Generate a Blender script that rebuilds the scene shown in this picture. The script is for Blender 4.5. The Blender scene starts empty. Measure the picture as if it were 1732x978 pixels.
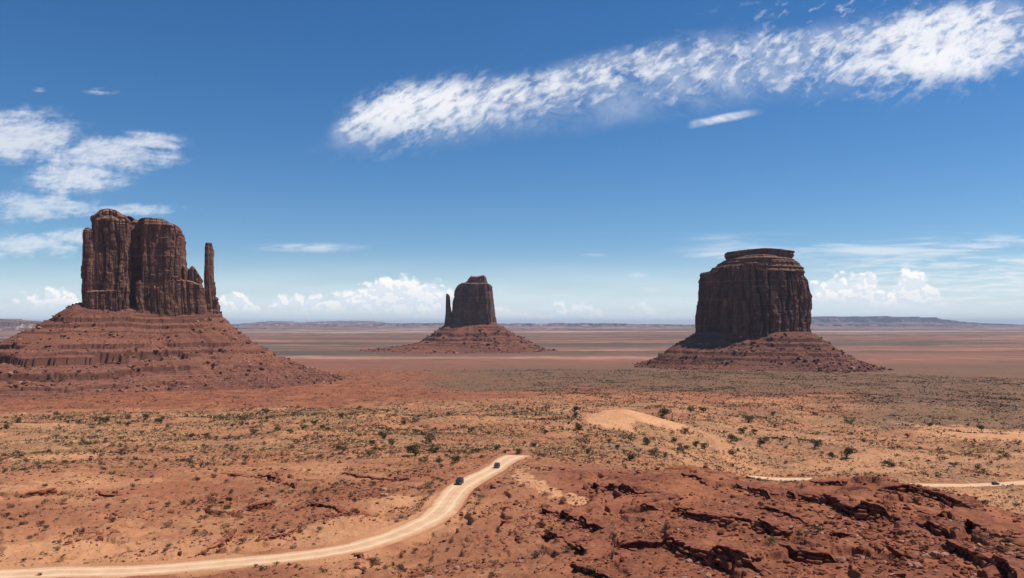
import bpy, bmesh, math, random
import numpy as np
from mathutils import Vector, Matrix

R = math.radians
rng = np.random.default_rng(7)
random.seed(7)
SC = bpy.context.scene
COL = SC.collection

# ------------------------------------------------------------------ camera
F = 1333.0                      # focal length in pixels of a 1732 px wide picture
CX, HY = 866.0, 548.0           # picture centre column, horizon row
cam = bpy.data.cameras.new('camera')
cam.sensor_width = 36.0
cam.lens = 36.0 * F / 1732.0
cam.shift_y = (HY - 489.0) / 1732.0
cam.clip_start = 0.5
cam.clip_end = 200000.0
camo = bpy.data.objects.new('camera', cam)
camo.rotation_euler = (R(90), 0, 0)
COL.objects.link(camo)
SC.camera = camo

# ------------------------------------------------------------------ light
SUN_EL = 60.0
SUN_AZ = 82.0                   # clockwise from +Y (the viewing direction)
SKY_STRENGTH = 0.098
SUN_STRENGTH = 5.0
EXPOSURE = 0.0
HAZE_DENSITY = 1.8e-5
sd = Vector((math.sin(R(SUN_AZ)) * math.cos(R(SUN_EL)), math.cos(R(SUN_AZ)) * math.cos(R(SUN_EL)), math.sin(R(SUN_EL))))
sun = bpy.data.lights.new('sun', 'SUN')
sun.energy = SUN_STRENGTH
sun.angle = R(0.53)
sun.color = (1.0, 0.955, 0.89)
suno = bpy.data.objects.new('sun', sun)
suno.rotation_euler = sd.to_track_quat('Z', 'Y').to_euler()
COL.objects.link(suno)

# ------------------------------------------------------------------ node expression helper
class N:
    """wraps a socket or a number; arithmetic makes Math nodes"""
    nt = None
    def __init__(s, k): s.k = k
    @staticmethod
    def m(op, *a, clamp=False):
        n = N.nt.nodes.new('ShaderNodeMath'); n.operation = op; n.use_clamp = clamp
        for i, x in enumerate(a):
            x = x.k if isinstance(x, N) else x
            if isinstance(x, (int, float)): n.inputs[i].default_value = x
            else: N.nt.links.new(x, n.inputs[i])
        return N(n.outputs[0])
    def __add__(s, o): return N.m('ADD', s, o)
    __radd__ = __add__
    def __sub__(s, o): return N.m('SUBTRACT', s, o)
    def __rsub__(s, o): return N.m('SUBTRACT', o, s)
    def __mul__(s, o): return N.m('MULTIPLY', s, o)
    __rmul__ = __mul__
    def __truediv__(s, o): return N.m('DIVIDE', s, o)
    def clamp(s): return N.m('ADD', s, 0.0, clamp=True)
def lk(a, b):
    a = a.k if isinstance(a, N) else a
    N.nt.links.new(a, b)
def setin(sock, v):
    if isinstance(v, N): lk(v, sock)
    elif hasattr(v, 'is_linked') or isinstance(v, bpy.types.NodeSocket): N.nt.links.new(v, sock)
    else: sock.default_value = v
def sstep(a, b, x):
    n = N.nt.nodes.new('ShaderNodeMapRange'); n.interpolation_type = 'SMOOTHSTEP'
    setin(n.inputs['Value'], x); setin(n.inputs['From Min'], a); setin(n.inputs['From Max'], b)
    return N(n.outputs[0])
def nmax(a, b): return N.m('MAXIMUM', a, b)
def nmin(a, b): return N.m('MINIMUM', a, b)
def vec(x, y, z=0.0):
    n = N.nt.nodes.new('ShaderNodeCombineXYZ')
    for i, v in enumerate((x, y, z)): setin(n.inputs[i], v)
    return N(n.outputs[0])
def noise(v, scale=1.0, detail=4.0, rough=0.55, dist=0.0, ntype=None, lac=2.0):
    n = N.nt.nodes.new('ShaderNodeTexNoise')
    setin(n.inputs['Vector'], v)
    n.inputs['Scale'].default_value = scale; n.inputs['Detail'].default_value = detail
    n.inputs['Roughness'].default_value = rough; n.inputs['Distortion'].default_value = dist
    n.inputs['Lacunarity'].default_value = lac
    return N(n.outputs[0])
def voro(v, scale=1.0, feature='F1', rand=1.0, detail=0.0):
    n = N.nt.nodes.new('ShaderNodeTexVoronoi'); n.feature = feature
    setin(n.inputs['Vector'], v); n.inputs['Scale'].default_value = scale; n.inputs['Randomness'].default_value = rand
    n.inputs['Detail'].default_value = detail
    return N(n.outputs['Distance'])
def curve(x, pts, x0, x1):
    """piecewise curve through (x, y) points with y in 0..1 after the caller's own scaling"""
    n = N.nt.nodes.new('ShaderNodeFloatCurve')
    c = n.mapping.curves[0]
    ps = [((p - x0) / (x1 - x0), q) for p, q in pts]
    while len(c.points) < len(ps): c.points.new(0.5, 0.5)
    for i, p in enumerate(ps):
        c.points[i].location = p; c.points[i].handle_type = 'AUTO'
    n.mapping.update()
    setin(n.inputs['Value'], ((x - x0) / (x1 - x0)).clamp())
    return N(n.outputs[0])
def mixc(f, a, b, blend='MIX'):
    n = N.nt.nodes.new('ShaderNodeMix'); n.data_type = 'RGBA'; n.blend_type = blend
    setin(n.inputs[0], f); 
    for i, c in ((6, a), (7, b)):
        if isinstance(c, tuple): n.inputs[i].default_value = (*c, 1.0) if len(c) == 3 else c
        else: setin(n.inputs[i], c)
    return N(n.outputs[2])

# ------------------------------------------------------------------ sky
world = bpy.data.worlds.new('World'); SC.world = world; world.use_nodes = True
nt = world.node_tree; nt.nodes.clear(); N.nt = nt
sky = nt.nodes.new('ShaderNodeTexSky'); sky.sky_type = 'NISHITA'; sky.sun_disc = False
sky.sun_elevation = R(SUN_EL); sky.sun_rotation = R(SUN_AZ)
sky.altitude = 1700; sky.air_density = 1.0; sky.dust_density = 0.35; sky.ozone_density = 2.2
tc = nt.nodes.new('ShaderNodeTexCoord')
sx = nt.nodes.new('ShaderNodeSeparateXYZ'); lk(tc.outputs['Generated'], sx.inputs[0])
X, Y, Z = N(sx.outputs[0]), N(sx.outputs[1]), N(sx.outputs[2])
front = sstep(0.05, 0.25, Y)
yy = nmax(Y, 0.05)
U = X / yy; V = Z / yy          # tangents of bearing and height towards the north
def pu(p): return (p - CX) / F
def pv(p): return (HY - p) / F
def vcurve(pts):                # height curve through (px, py) points
    c = curve(U, [(pu(a), pv(b)) for a, b in pts], pu(pts[0][0]), pu(pts[-1][0]))
    return c
def ucurve(pts):                # 0..1 weights along bearing
    return curve(U, [(pu(a), b) for a, b in pts], pu(pts[0][0]), pu(pts[-1][0]))
# domain warp
w1 = noise(vec(U, V, 1.3), 9.0, 4, 0.55) - 0.5
w2 = noise(vec(U, V, 7.7), 9.0, 4, 0.55) - 0.5
w3 = noise(vec(U, V, 3.1), 40.0, 3, 0.6) - 0.5

# --- long cirrocumulus band
up = vcurve([(430, 282), (540, 232), (575, 192), (640, 152), (760, 125), (900, 108), (1060, 74), (1190, 46), (1400, 26), (1560, 6), (1800, -20)])
lo = vcurve([(430, 290), (540, 268), (575, 272), (640, 262), (760, 255), (900, 242), (1060, 222), (1190, 205), (1400, 172), (1560, 150), (1800, 120)])
inner = vcurve([(430, 284), (540, 258), (575, 240), (640, 236), (760, 222), (900, 198), (1060, 172), (1190, 168), (1400, 158), (1560, 150), (1800, 110)])
Uw = U + w1 * 0.03 + w3 * 0.006; Vw = V + w2 * 0.024
eu = up - V + w2 * 0.035 + w3 * 0.012
el = V - lo + w2 * 0.02
ei = V - inner + w2 * 0.03
bandm = sstep(-0.004, 0.030, eu) * sstep(-0.004, 0.05, el) * sstep(pu(452), pu(560), U)
core = sstep(-0.012, 0.028, eu) * sstep(-0.035, 0.035, ei) * sstep(pu(530), pu(600), U)
ca, sa = math.cos(R(-30)), math.sin(R(-30))
A1 = Uw * ca - Vw * sa; B1 = Uw * sa + Vw * ca
puffs = noise(vec(A1 * 0.66, B1 * 1.25, 0.0), 56.0, 3.5, 0.55, 0.25)
puff2 = noise(vec(A1 * 0.62, B1 * 1.3, 4.0), 125.0, 3.0, 0.58, 0.25)
puff0 = noise(vec(U, V * 1.5, 14.0), 17.0, 3.0, 0.5)
streak = noise(vec(U * 0.35 + V * 0.25, V * 2.2 + U * 0.45, 2.0), 42.0, 5, 0.6, 0.4)
solid = ucurve([(430, 0.30), (560, 0.84), (700, 0.86), (860, 0.80), (980, 0.60), (1120, 0.50), (1280, 0.46), (1400, 0.50), (1470, 0.62), (1560, 0.84), (1640, 0.82), (1700, 0.60), (1800, 0.2)])
pn = puffs * 0.52 + puff2 * 0.28 + puff0 * 0.20
thr = 0.59 - 0.235 * solid
pf = sstep(thr - 0.10, thr + 0.16, pn + (core - 1.0) * 0.20)
band = core * pf * (0.55 + 0.38 * solid)
veil = bandm * sstep(0.40, 0.72, streak) * 0.22
veil2 = bandm * sstep(0.30, 0.75, noise(vec(Uw, Vw, 9.0), 20.0, 5, 0.6)) * 0.38
top_wisps = sstep(pu(1150), pu(1400), U) * sstep(-0.04, -0.01, eu) * (1.0 - sstep(0.0, 0.03, eu)) * sstep(0.52, 0.70, pn) * 0.7
blob1 = (1.0 - sstep(0.3, 1.0, N.m('SQRT', ((U - pu(1590)) * (U - pu(1590))) * (1 / 0.085 ** 2) + ((V - pv(98)) * (V - pv(98))) * (1 / 0.034 ** 2)) + w2 * 1.3 + w3 * 0.9)) * 0.92
# thin lens below the band
lens = vcurve([(1150, 214), (1230, 199), (1320, 182)])
lensm = (1.0 - sstep(0.0015, 0.007, N.m('ABSOLUTE', V - lens + w3 * 0.004))) * sstep(pu(1160), pu(1185), U) * (1.0 - sstep(pu(1225), pu(1300), U)) * (0.22 + 0.5 * sstep(0.35, 0.6, noise(vec(U * 0.5, V * 1.5 + U * 0.3, 41.0), 45.0, 4, 0.6)))
# --- cirrus at the left
c_l = noise(vec(Uw * 0.9, Vw * 2.6, 5.0), 16.0, 6, 0.6, 0.6)
c_l2 = noise(vec(Uw * 0.8, Vw * 3.2, 6.0), 46.0, 5, 0.62)
def blob(px, py, rx, ry, a=0.25, b=1.0, wob=1.0):
    du = (U - pu(px)) * (F / rx) ; dv = (V - pv(py)) * (F / ry)
    return 1.0 - sstep(a, b, N.m('SQRT', du * du + dv * dv) + w1 * wob + w3 * 0.5)
lm = nmax(nmax(blob(20, 228, 190, 66, 0.0), blob(190, 262, 190, 52, 0.0)), nmax(blob(130, 300, 120, 48, 0.0), blob(255, 240, 120, 30, 0.0)))
cn_ = c_l * 0.45 + c_l2 * 0.35 + puff2 * 0.20
cl = sstep(0.56 - 0.30 * lm, 0.86 - 0.26 * lm, cn_ + 0.06) * sstep(0.0, 0.6, lm) * 0.66
lm2 = nmax(nmax(blob(60, 352, 190, 34, 0.0), blob(230, 354, 150, 16, 0.0)), nmax(blob(30, 415, 210, 40, 0.0), blob(130, 400, 110, 20, 0.0)))
cl2 = sstep(0.0, 0.5, lm2) * sstep(0.56 - 0.26 * lm2, 0.84 - 0.24 * lm2, cn_ + 0.03) * 0.55
sm = nmax(blob(170, 155, 40, 9, 0.0), blob(65, 152, 14, 7, 0.0)) * sstep(0.4, 0.65, c_l2) * 0.45
# --- horizontal streaks low in the sky
lowst = noise(vec(U * 0.55 + V * 0.6, V * 6.5, 8.0), 11.0, 6, 0.58, 0.5)
lowst2 = noise(vec(U * 0.8 - V * 1.6, V * 7.0, 11.0), 24.0, 5, 0.6, 0.3)
rm = sstep(pu(1100), pu(1300), U) * sstep(pv(455), pv(430), V) * (1.0 - sstep(pv(412), pv(388), V))
r2 = sstep(pu(1320), pu(1500), U) * sstep(pv(540), pv(500), V) * (1.0 - sstep(pv(440), pv(425), V))
mm = blob(520, 419, 125, 11, 0.0, 1.0, 0.5)
mm2 = blob(1225, 431, 95, 11, 0.0, 1.0, 0.5)
mm3 = blob(1005, 431, 30, 4, 0.0, 1.0, 0.3) * 0.5
mm4 = nmax(blob(1078, 466, 26, 8, 0.0), blob(1100, 490, 30, 6, 0.0)) * 0.8
strk = nmax(nmax(rm * sstep(0.42, 0.66, lowst) * 0.55, r2 * sstep(0.40, 0.66, lowst2) * 0.5), (mm + mm2 + mm3 + mm4) * sstep(0.30, 0.58, lowst2) * 0.5)
# --- milky layer over the horizon
milk = sstep(pv(430), pv(545), V * 1.0 + w1 * 0.01) * 0.0
hz = (1.0 - sstep(pv(549), pv(415), V))
hazev = hz * (0.70 + 0.30 * sstep(0.35, 0.65, noise(vec(U * 0.6, V * 5.0, 12.0), 9.0, 4, 0.55)))
# --- cumulus row
def billow(u, v, seed):
    a = 1.0 - voro(vec(u, v, seed), 34.0) * 1.25
    b = 1.0 - voro(vec(u, v, seed + 2.0), 75.0) * 1.25
    c = 1.0 - voro(vec(u, v, seed + 4.0), 160.0) * 1.25
    return a * 0.5 + b * 0.3 + c * 0.2
hgt = vcurve([(-60, 512), (0, 498), (30, 492), (60, 488), (95, 474), (120, 482), (150, 520), (300, 545), (362, 494), (385, 486), (430, 492), (455, 500), (478, 488), (500, 492), (560, 496), (600, 482), (630, 468), (680, 458), (720, 462), (760, 482), (800, 500), (850, 514), (885, 508), (925, 516), (965, 508), (1010, 518), (1080, 512), (1150, 520), (1220, 530), (1350, 480), (1400, 462), (1430, 458), (1470, 456), (1500, 480), (1520, 458), (1540, 447), (1560, 458), (1590, 488), (1610, 505), (1650, 500), (1675, 510), (1705, 512), (1800, 520)])
wu = (noise(vec(U, V, 21.0), 60.0, 3, 0.6) - 0.5) * 0.012
wv = (noise(vec(U, V, 23.0), 60.0, 3, 0.6) - 0.5) * 0.012
bl = billow(U + wu, (V + wv) * 1.2, 0.0)
bl2 = billow(U + wu + 0.0035, (V + wv + 0.005) * 1.2, 0.0)
base_v = vcurve([(-60, 512), (150, 514), (362, 522), (600, 522), (760, 530), (900, 535), (1200, 540), (1350, 505), (1470, 511), (1600, 512), (1650, 510), (1800, 515)])
cuw = ucurve([(-60, 0.8), (90, 1.0), (150, 0.85), (200, 0.0), (340, 0.0), (370, 0.95), (480, 0.9), (560, 0.8), (620, 1.0), (740, 0.95), (790, 0.55), (860, 0.45), (920, 0.6), (1010, 0.4), (1100, 0.35), (1180, 0.1), (1330, 0.0), (1375, 1.0), (1560, 1.0), (1600, 0.6), (1640, 0.75), (1668, 0.5), (1700, 0.7), (1740, 0.3), (1800, 0.3)])
edge = hgt - V + (bl - 0.55) * 0.030
cum = sstep(-0.001, 0.0075, edge) * sstep(-0.012, 0.006, V - base_v + (bl - 0.5) * 0.006) * cuw
# self-shading painted into the cloud colour: sunlit rims upper right, blue grey shade elsewhere
rim = ((bl - bl2) * 14.0 + 0.5).clamp()
shade = (0.30 + 0.70 * rim) * (0.55 + 0.45 * (1.0 - sstep(0.004, 0.035, edge))) + 0.12 * sstep(0.45, 0.75, bl)
body = noise(vec(U, V * 1.4, 31.0), 28.0, 4, 0.55)
cum = cum * (0.55 + 0.45 * sstep(0.32, 0.55, body + shade * 0.25))

skyc = nt.nodes.new('ShaderNodeHueSaturation'); lk(sky.outputs[0], skyc.inputs['Color'])
skyc.inputs['Saturation'].default_value = 1.30
tint = mixc(1.0, N(skyc.outputs[0]), (0.93, 1.0, 1.06), 'MULTIPLY')
CW = (10.2, 10.2, 10.4)             # sunlit cloud radiance in the sky texture's own units
c0 = mixc(nmin(hazev, 1.0) * front, tint, (8.0, 9.1, 10.0))
th = nmax(nmax(nmax(band, veil), nmax(veil2, top_wisps)), nmax(nmax(cl, cl2), nmax(nmax(sm, strk), nmax(lensm, blob1 * sstep(0.30, 0.52, pn)))))
c1 = mixc((th * front).clamp(), c0, CW)
ccol = mixc(shade.clamp(), (7.4, 8.4, 9.5), (11.0, 10.8, 10.6))
c2 = mixc((cum * front).clamp(), c1, ccol)
bg = nt.nodes.new('ShaderNodeBackground'); lk(c2, bg.inputs[0]); bg.inputs[1].default_value = SKY_STRENGTH
wo = nt.nodes.new('ShaderNodeOutputWorld'); lk(bg.outputs[0], wo.inputs[0])

SC.view_settings.view_transform = 'Standard'
SC.view_settings.look = 'None'
SC.view_settings.exposure = EXPOSURE
SC.view_settings.gamma = 1.0
SC.view_settings.use_curve_mapping = False
SC.cycles.max_bounces = 5
SC.cycles.volume_bounces = 0
SC.cycles.diffuse_bounces = 3
SC.cycles.use_denoising = True

# ------------------------------------------------------------------ numeric noise
def h32(x):
    x = x.astype(np.uint32)
    x ^= x >> np.uint32(16); x *= np.uint32(0x7feb352d); x ^= x >> np.uint32(15); x *= np.uint32(0x846ca68b); x ^= x >> np.uint32(16)
    return x
def hsh(ix, iy, iz=0, seed=0):
    ix = np.asarray(ix).astype(np.int64); iy = np.asarray(iy).astype(np.int64); iz = np.asarray(iz).astype(np.int64)
    k = (ix * 73856093) ^ (iy * 19349663) ^ (iz * 83492791) ^ (seed * 2654435761)
    return h32((k & 0xffffffff)).astype(np.float64) / 4294967295.0
def vn2(x, y, seed=0):
    x0 = np.floor(x); y0 = np.floor(y); fx = x - x0; fy = y - y0
    fx = fx * fx * fx * (fx * (fx * 6 - 15) + 10); fy = fy * fy * fy * (fy * (fy * 6 - 15) + 10)
    a = hsh(x0, y0, 0, seed); b = hsh(x0 + 1, y0, 0, seed); c = hsh(x0, y0 + 1, 0, seed); d = hsh(x0 + 1, y0 + 1, 0, seed)
    return (a + (b - a) * fx) * (1 - fy) + (c + (d - c) * fx) * fy
def fbm2(x, y, seed=0, o=4, g=0.5):
    s = 0; a = 1; t = 0
    for i in range(o):
        s = s + a * vn2(x, y, seed + i * 17); t += a
        x, y = (x * 0.8 - y * 0.6) * 2.03 + 11.3, (x * 0.6 + y * 0.8) * 2.03 + 5.7
        a *= g
    return s / t
def ridge2(x, y, seed=0, o=4, g=0.5):
    s = 0; a = 1; t = 0
    for i in range(o):
        s = s + a * (1 - np.abs(2 * vn2(x, y, seed + i * 17) - 1)); t += a
        x, y = (x * 0.8 - y * 0.6) * 2.1 + 3.3, (x * 0.6 + y * 0.8) * 2.1 + 9.7
        a *= g
    return s / t
def vn3(x, y, z, seed=0):
    x0 = np.floor(x); y0 = np.floor(y); z0 = np.floor(z)
    fx = x - x0; fy = y - y0; fz = z - z0
    fx = fx * fx * (3 - 2 * fx); fy = fy * fy * (3 - 2 * fy); fz = fz * fz * (3 - 2 * fz)
    def L(zz):
        a = hsh(x0, y0, zz, seed); b = hsh(x0 + 1, y0, zz, seed); c = hsh(x0, y0 + 1, zz, seed); d = hsh(x0 + 1, y0 + 1, zz, seed)
        return (a + (b - a) * fx) * (1 - fy) + (c + (d - c) * fx) * fy
    l0 = L(z0); l1 = L(z0 + 1)
    return l0 + (l1 - l0) * fz
def fbm3(x, y, z, seed=0, o=3, g=0.5):
    s = 0; a = 1; t = 0
    for i in range(o):
        s = s + a * vn3(x, y, z, seed + i * 13); t += a; x = x * 2.03 + 7; y = y * 2.03 + 3; z = z * 2.03 + 1; a *= g
    return s / t
def ss(a, b, x):
    t = np.clip((x - a) / (b - a), 0, 1); return t * t * (3 - 2 * t)

# ------------------------------------------------------------------ mesh helpers
def link(name, me, parent=None):
    o = bpy.data.objects.new(name, me); COL.objects.link(o)
    if parent is not None: o.parent = parent
    return o
def mesh_np(name, verts, faces, mats, smooth=False, matidx=None, attrs=None):
    """faces: (n,k) int array, k = 3 or 4"""
    me = bpy.data.meshes.new(name)
    verts = np.asarray(verts, dtype=np.float32); faces = np.asarray(faces, dtype=np.int32)
    nf, k = faces.shape
    me.vertices.add(len(verts)); me.vertices.foreach_set('co', verts.ravel())
    me.loops.add(nf * k); me.loops.foreach_set('vertex_index', faces.ravel())
    me.polygons.add(nf); me.polygons.foreach_set('loop_start', np.arange(0, nf * k, k, dtype=np.int32))
    me.polygons.foreach_set('loop_total', np.full(nf, k, dtype=np.int32))
    if matidx is not None: me.polygons.foreach_set('material_index', np.asarray(matidx, dtype=np.int32))
    me.polygons.foreach_set('use_smooth', np.full(nf, bool(smooth)))
    for m in (mats if isinstance(mats, (list, tuple)) else [mats]): me.materials.append(m)
    me.update(calc_edges=True)
    if attrs:
        for an, (dom, arr) in attrs.items():
            a = me.attributes.new(an, 'FLOAT', dom); a.data.foreach_set('value', np.asarray(arr, dtype=np.float32))
    return me
def tag(o, label=None, cat=None, group=None, kind=None):
    if label: o['label'] = label
    if cat: o['category'] = cat
    if group: o['group'] = group
    if kind: o['kind'] = kind
    return o
def empty(name, loc, rz=0.0):
    o = bpy.data.objects.new(name, None); o.empty_display_size = 1.0
    o.location = loc; o.rotation_euler = (0, 0, rz); COL.objects.link(o); return o
def gridfaces(nu, nv, wrap=False):
    i = np.arange(nu if wrap else nu - 1)[:, None]; j = np.arange(nv - 1)[None, :]
    i2 = (i + 1) % nu
    a = i * nv + j; b = i2 * nv + j; c = i2 * nv + j + 1; d = i * nv + j + 1
    a, b, c, d = np.broadcast_arrays(a, b, c, d)
    return np.stack([a.ravel(), b.ravel(), c.ravel(), d.ravel()], 1)

# ------------------------------------------------------------------ materials
def newmat(name):
    m = bpy.data.materials.new(name); m.use_nodes = True
    nt = m.node_tree; nt.nodes.clear(); N.nt = nt
    out = nt.nodes.new('ShaderNodeOutputMaterial'); b = nt.nodes.new('ShaderNodeBsdfPrincipled')
    nt.links.new(b.outputs[0], out.inputs[0]); b.inputs['Roughness'].default_value = 0.92
    b.inputs['Specular IOR Level'].default_value = 0.12
    return m, b
def geopos():
    g = N.nt.nodes.new('ShaderNodeNewGeometry'); s = N.nt.nodes.new('ShaderNodeSeparateXYZ'); lk(g.outputs['Position'], s.inputs[0])
    return N(s.outputs[0]), N(s.outputs[1]), N(s.outputs[2])
def attr(name):
    a = N.nt.nodes.new('ShaderNodeAttribute'); a.attribute_name = name; return N(a.outputs['Fac'])
def bump(b, h, strength, dist):
    n = N.nt.nodes.new('ShaderNodeBump'); n.inputs['Strength'].default_value = strength; n.inputs['Distance'].default_value = dist
    setin(n.inputs['Height'], h); lk(n.outputs[0], b.inputs['Normal'])

def mat_ground():
    m, b = newmat('desert_ground')
    x, y, z = geopos()
    P = vec(x, y, z)
    red, sand, straw, green = attr('red'), attr('sand'), attr('straw'), attr('green')
    n1 = noise(P, 0.012, 5, 0.6); n2 = noise(P, 0.11, 5, 0.6); n3 = noise(P, 0.9, 4, 0.65)
    base = mixc(sstep(0.40, 0.60, n1), (0.34, 0.132, 0.062), (0.48, 0.215, 0.100))
    base = mixc(sstep(0.42, 0.62, n2) * 0.55, base, (0.27, 0.098, 0.050))
    base = mixc(sstep(0.5, 0.72, n3) * 0.35, base, (0.50, 0.26, 0.14))
    base = mixc(sstep(0.50, 0.66, noise(P, 0.028, 5, 0.68)) * 0.6, base, (0.235, 0.092, 0.048))
    redc = mixc(sstep(0.38, 0.64, n2), (0.185, 0.062, 0.033), (0.285, 0.100, 0.050))
    redc = mixc(sstep(0.48, 0.62, noise(P, 0.035, 5, 0.62)) * 0.75, redc, (0.37, 0.135, 0.062))
    redc = mixc(sstep(0.50, 0.64, n3) * 0.4, redc, (0.40, 0.15, 0.070))
    redc = mixc(sstep(0.54, 0.66, noise(P, 0.5, 5, 0.75)) * 0.5, redc, (0.13, 0.045, 0.027))
    col = mixc(red, base, redc)
    strawn = sstep(0.44, 0.60, noise(P, 0.35, 4, 0.7)) 
    col = mixc(straw * strawn * 0.75, col, (0.50, 0.295, 0.140))
    gn = sstep(0.40, 0.62, noise(P, 0.16, 5, 0.75))
    col = mixc(green * (0.35 + 0.5 * gn), col, (0.135, 0.100, 0.058))
    gs = sstep(0.55, 0.62, noise(P, 0.55, 3, 0.8)) * green
    col = mixc(gs * 0.6, col, (0.055, 0.055, 0.032))
    sn = sstep(0.3, 0.7, noise(P, 0.08, 4, 0.6))
    col = mixc(sand, col, mixc(sn, (0.52, 0.245, 0.112), (0.62, 0.315, 0.155)))
    # the far plain: long bands of red earth, scrub and pale sand
    far = sstep(1500.0, 2600.0, y)
    fb = noise(vec(x * 0.00022, y * 0.00105, 3.0), 1.0, 5, 0.62)
    fb2 = noise(vec(x * 0.00035, y * 0.0022, 9.0), 1.0, 5, 0.65)
    fc = mixc(sstep(0.40, 0.60, fb), (0.27, 0.110, 0.068), (0.100, 0.078, 0.056))
    fc = mixc(sstep(0.50, 0.64, fb2) * 0.85, fc, (0.42, 0.215, 0.135))
    fc = mixc(sstep(0.46, 0.60, noise(vec(x * 0.0022, y * 0.0034, 6.0), 1.0, 5, 0.7)) * 0.45, fc, (0.13, 0.085, 0.058))
    fn = noise(vec(x * 0.010, y * 0.010, 0.0), 1.0, 5, 0.75)
    fc = mixc(sstep(0.50, 0.66, fn) * 0.5, fc, (0.085, 0.066, 0.044))
    vf = sstep(7000.0, 14000.0, y)
    fb3 = noise(vec(x * 0.00009, y * 0.00042, 5.0), 1.0, 5, 0.6)
    fc = mixc(vf * sstep(0.50, 0.60, fb3), fc, (0.52, 0.36, 0.27))
    col = mixc(far, col, fc)
    lk(col, b.inputs['Base Color'])
    h = noise(P, 1.6, 5, 0.7) * 0.6 + n3 * 0.5
    bump(b, h, 0.75, 0.55)
    return m
def mat_road():
    m, b = newmat('road_dirt')
    x, y, z = geopos(); P = vec(x, y, z)
    n1 = noise(P, 0.25, 5, 0.6); n2 = noise(P, 2.5, 4, 0.65)
    e = attr('edge')
    c = mixc(sstep(0.35, 0.65, n1), (0.58, 0.350, 0.190), (0.68, 0.435, 0.250))
    c = mixc(sstep(0.45, 0.7, n2) * 0.4, c, (0.52, 0.31, 0.18))
    c = mixc(sstep(0.62, 0.95, e + (n1 - 0.5) * 0.9 + (n2 - 0.5) * 0.5) * 0.9, c, (0.44, 0.20, 0.10))
    c = mixc(sstep(0.16, 0.0, N.m('ABSOLUTE', e - 0.42)) * 0.55, c, (0.78, 0.57, 0.38))
    c = mixc(sstep(0.12, 0.0, e) * (0.25 + 0.5 * n1), c, (0.52, 0.30, 0.17))
    lk(c, b.inputs['Base Color']); bump(b, n2 + n1, 0.4, 0.15)
    return m
def mat_talus(name='talus_rock', tint=(1, 1, 1)):
    m, b = newmat(name)
    x, y, z = geopos(); P = vec(x, y, z)
    wob = noise(P, 0.012, 3, 0.5)
    st = noise(vec(x * 0.0025, y * 0.0025, z * 0.16 + wob * 1.2), 1.0, 5, 0.65)
    n2 = noise(P, 0.10, 5, 0.7); n3 = noise(P, 0.45, 4, 0.75)
    c = mixc(sstep(0.38, 0.62, st), (0.170, 0.064, 0.042), (0.245, 0.098, 0.060))
    c = mixc(sstep(0.45, 0.62, n2) * 0.6, c, (0.25, 0.098, 0.060))
    c = mixc(sstep(0.56, 0.66, n3) * 0.5, c, (0.13, 0.060, 0.042))
    c = mixc(sstep(0.62, 0.70, noise(P, 0.30, 3, 0.7)) * 0.5, c, (0.40, 0.21, 0.13))
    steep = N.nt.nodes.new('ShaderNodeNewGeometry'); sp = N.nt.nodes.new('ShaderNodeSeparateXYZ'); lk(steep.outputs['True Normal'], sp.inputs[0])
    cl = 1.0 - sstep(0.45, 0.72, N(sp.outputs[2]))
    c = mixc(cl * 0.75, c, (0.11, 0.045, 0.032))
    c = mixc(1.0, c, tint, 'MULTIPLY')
    lk(c, b.inputs['Base Color']); bump(b, n3 + n2 * 0.6, 0.85, 1.4)
    return m
def mat_cliff(name, dark, mid, light):
    m, b = newmat(name)
    x, y, z = geopos(); P = vec(x, y, z)
    vs = noise(vec(x * 0.055, y * 0.055, z * 0.007), 1.0, 5, 0.65, 0.3)     # desert varnish running down
    vs2 = noise(vec(x * 0.22, y * 0.22, z * 0.02), 1.0, 4, 0.65)
    st = noise(vec(x * 0.003, y * 0.003, z * 0.14), 1.0, 5, 0.7)
    n2 = noise(P, 0.05, 5, 0.65); n3 = noise(P, 0.30, 4, 0.7)
    c = mixc(sstep(0.36, 0.64, vs), dark, mid)
    c = mixc(sstep(0.50, 0.66, vs2) * 0.45, c, dark)
    c = mixc(sstep(0.55, 0.72, n2) * 0.6, c, light)
    c = mixc(sstep(0.56, 0.62, st) * 0.35, c, light)
    c = mixc(sstep(0.58, 0.68, n3) * 0.35, c, dark)
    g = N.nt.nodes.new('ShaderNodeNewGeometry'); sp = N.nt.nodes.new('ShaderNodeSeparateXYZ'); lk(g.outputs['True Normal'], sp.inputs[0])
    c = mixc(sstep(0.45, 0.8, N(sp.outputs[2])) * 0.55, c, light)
    lk(c, b.inputs['Base Color'])
    bump(b, vs2 * 0.8 + n3 * 0.7 + st * 0.5 + noise(P, 0.9, 3, 0.7) * 0.25, 0.9, 2.6)
    return m
def mat_flat(name, col, rough=0.8, var=0.35, scale=1.2, spec=0.12, metal=0.0):
    m, b = newmat(name)
    x, y, z = geopos(); n = noise(vec(x, y, z), scale, 4, 0.65)
    d = tuple(c * (1 - var) for c in col); l = tuple(min(1, c * (1 + var)) for c in col)
    lk(mixc(sstep(0.3, 0.7, n), d, l), b.inputs['Base Color'])
    b.inputs['Roughness'].default_value = rough; b.inputs['Specular IOR Level'].default_value = spec; b.inputs['Metallic'].default_value = metal
    return m
def mat_plain(name, col, rough=0.5, spec=0.5, metal=0.0, coat=0.0):
    m, b = newmat(name); b.inputs['Base Color'].default_value = (*col, 1)
    b.inputs['Roughness'].default_value = rough; b.inputs['Specular IOR Level'].default_value = spec
    b.inputs['Metallic'].default_value = metal; b.inputs['Coat Weight'].default_value = coat
    return m

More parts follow.
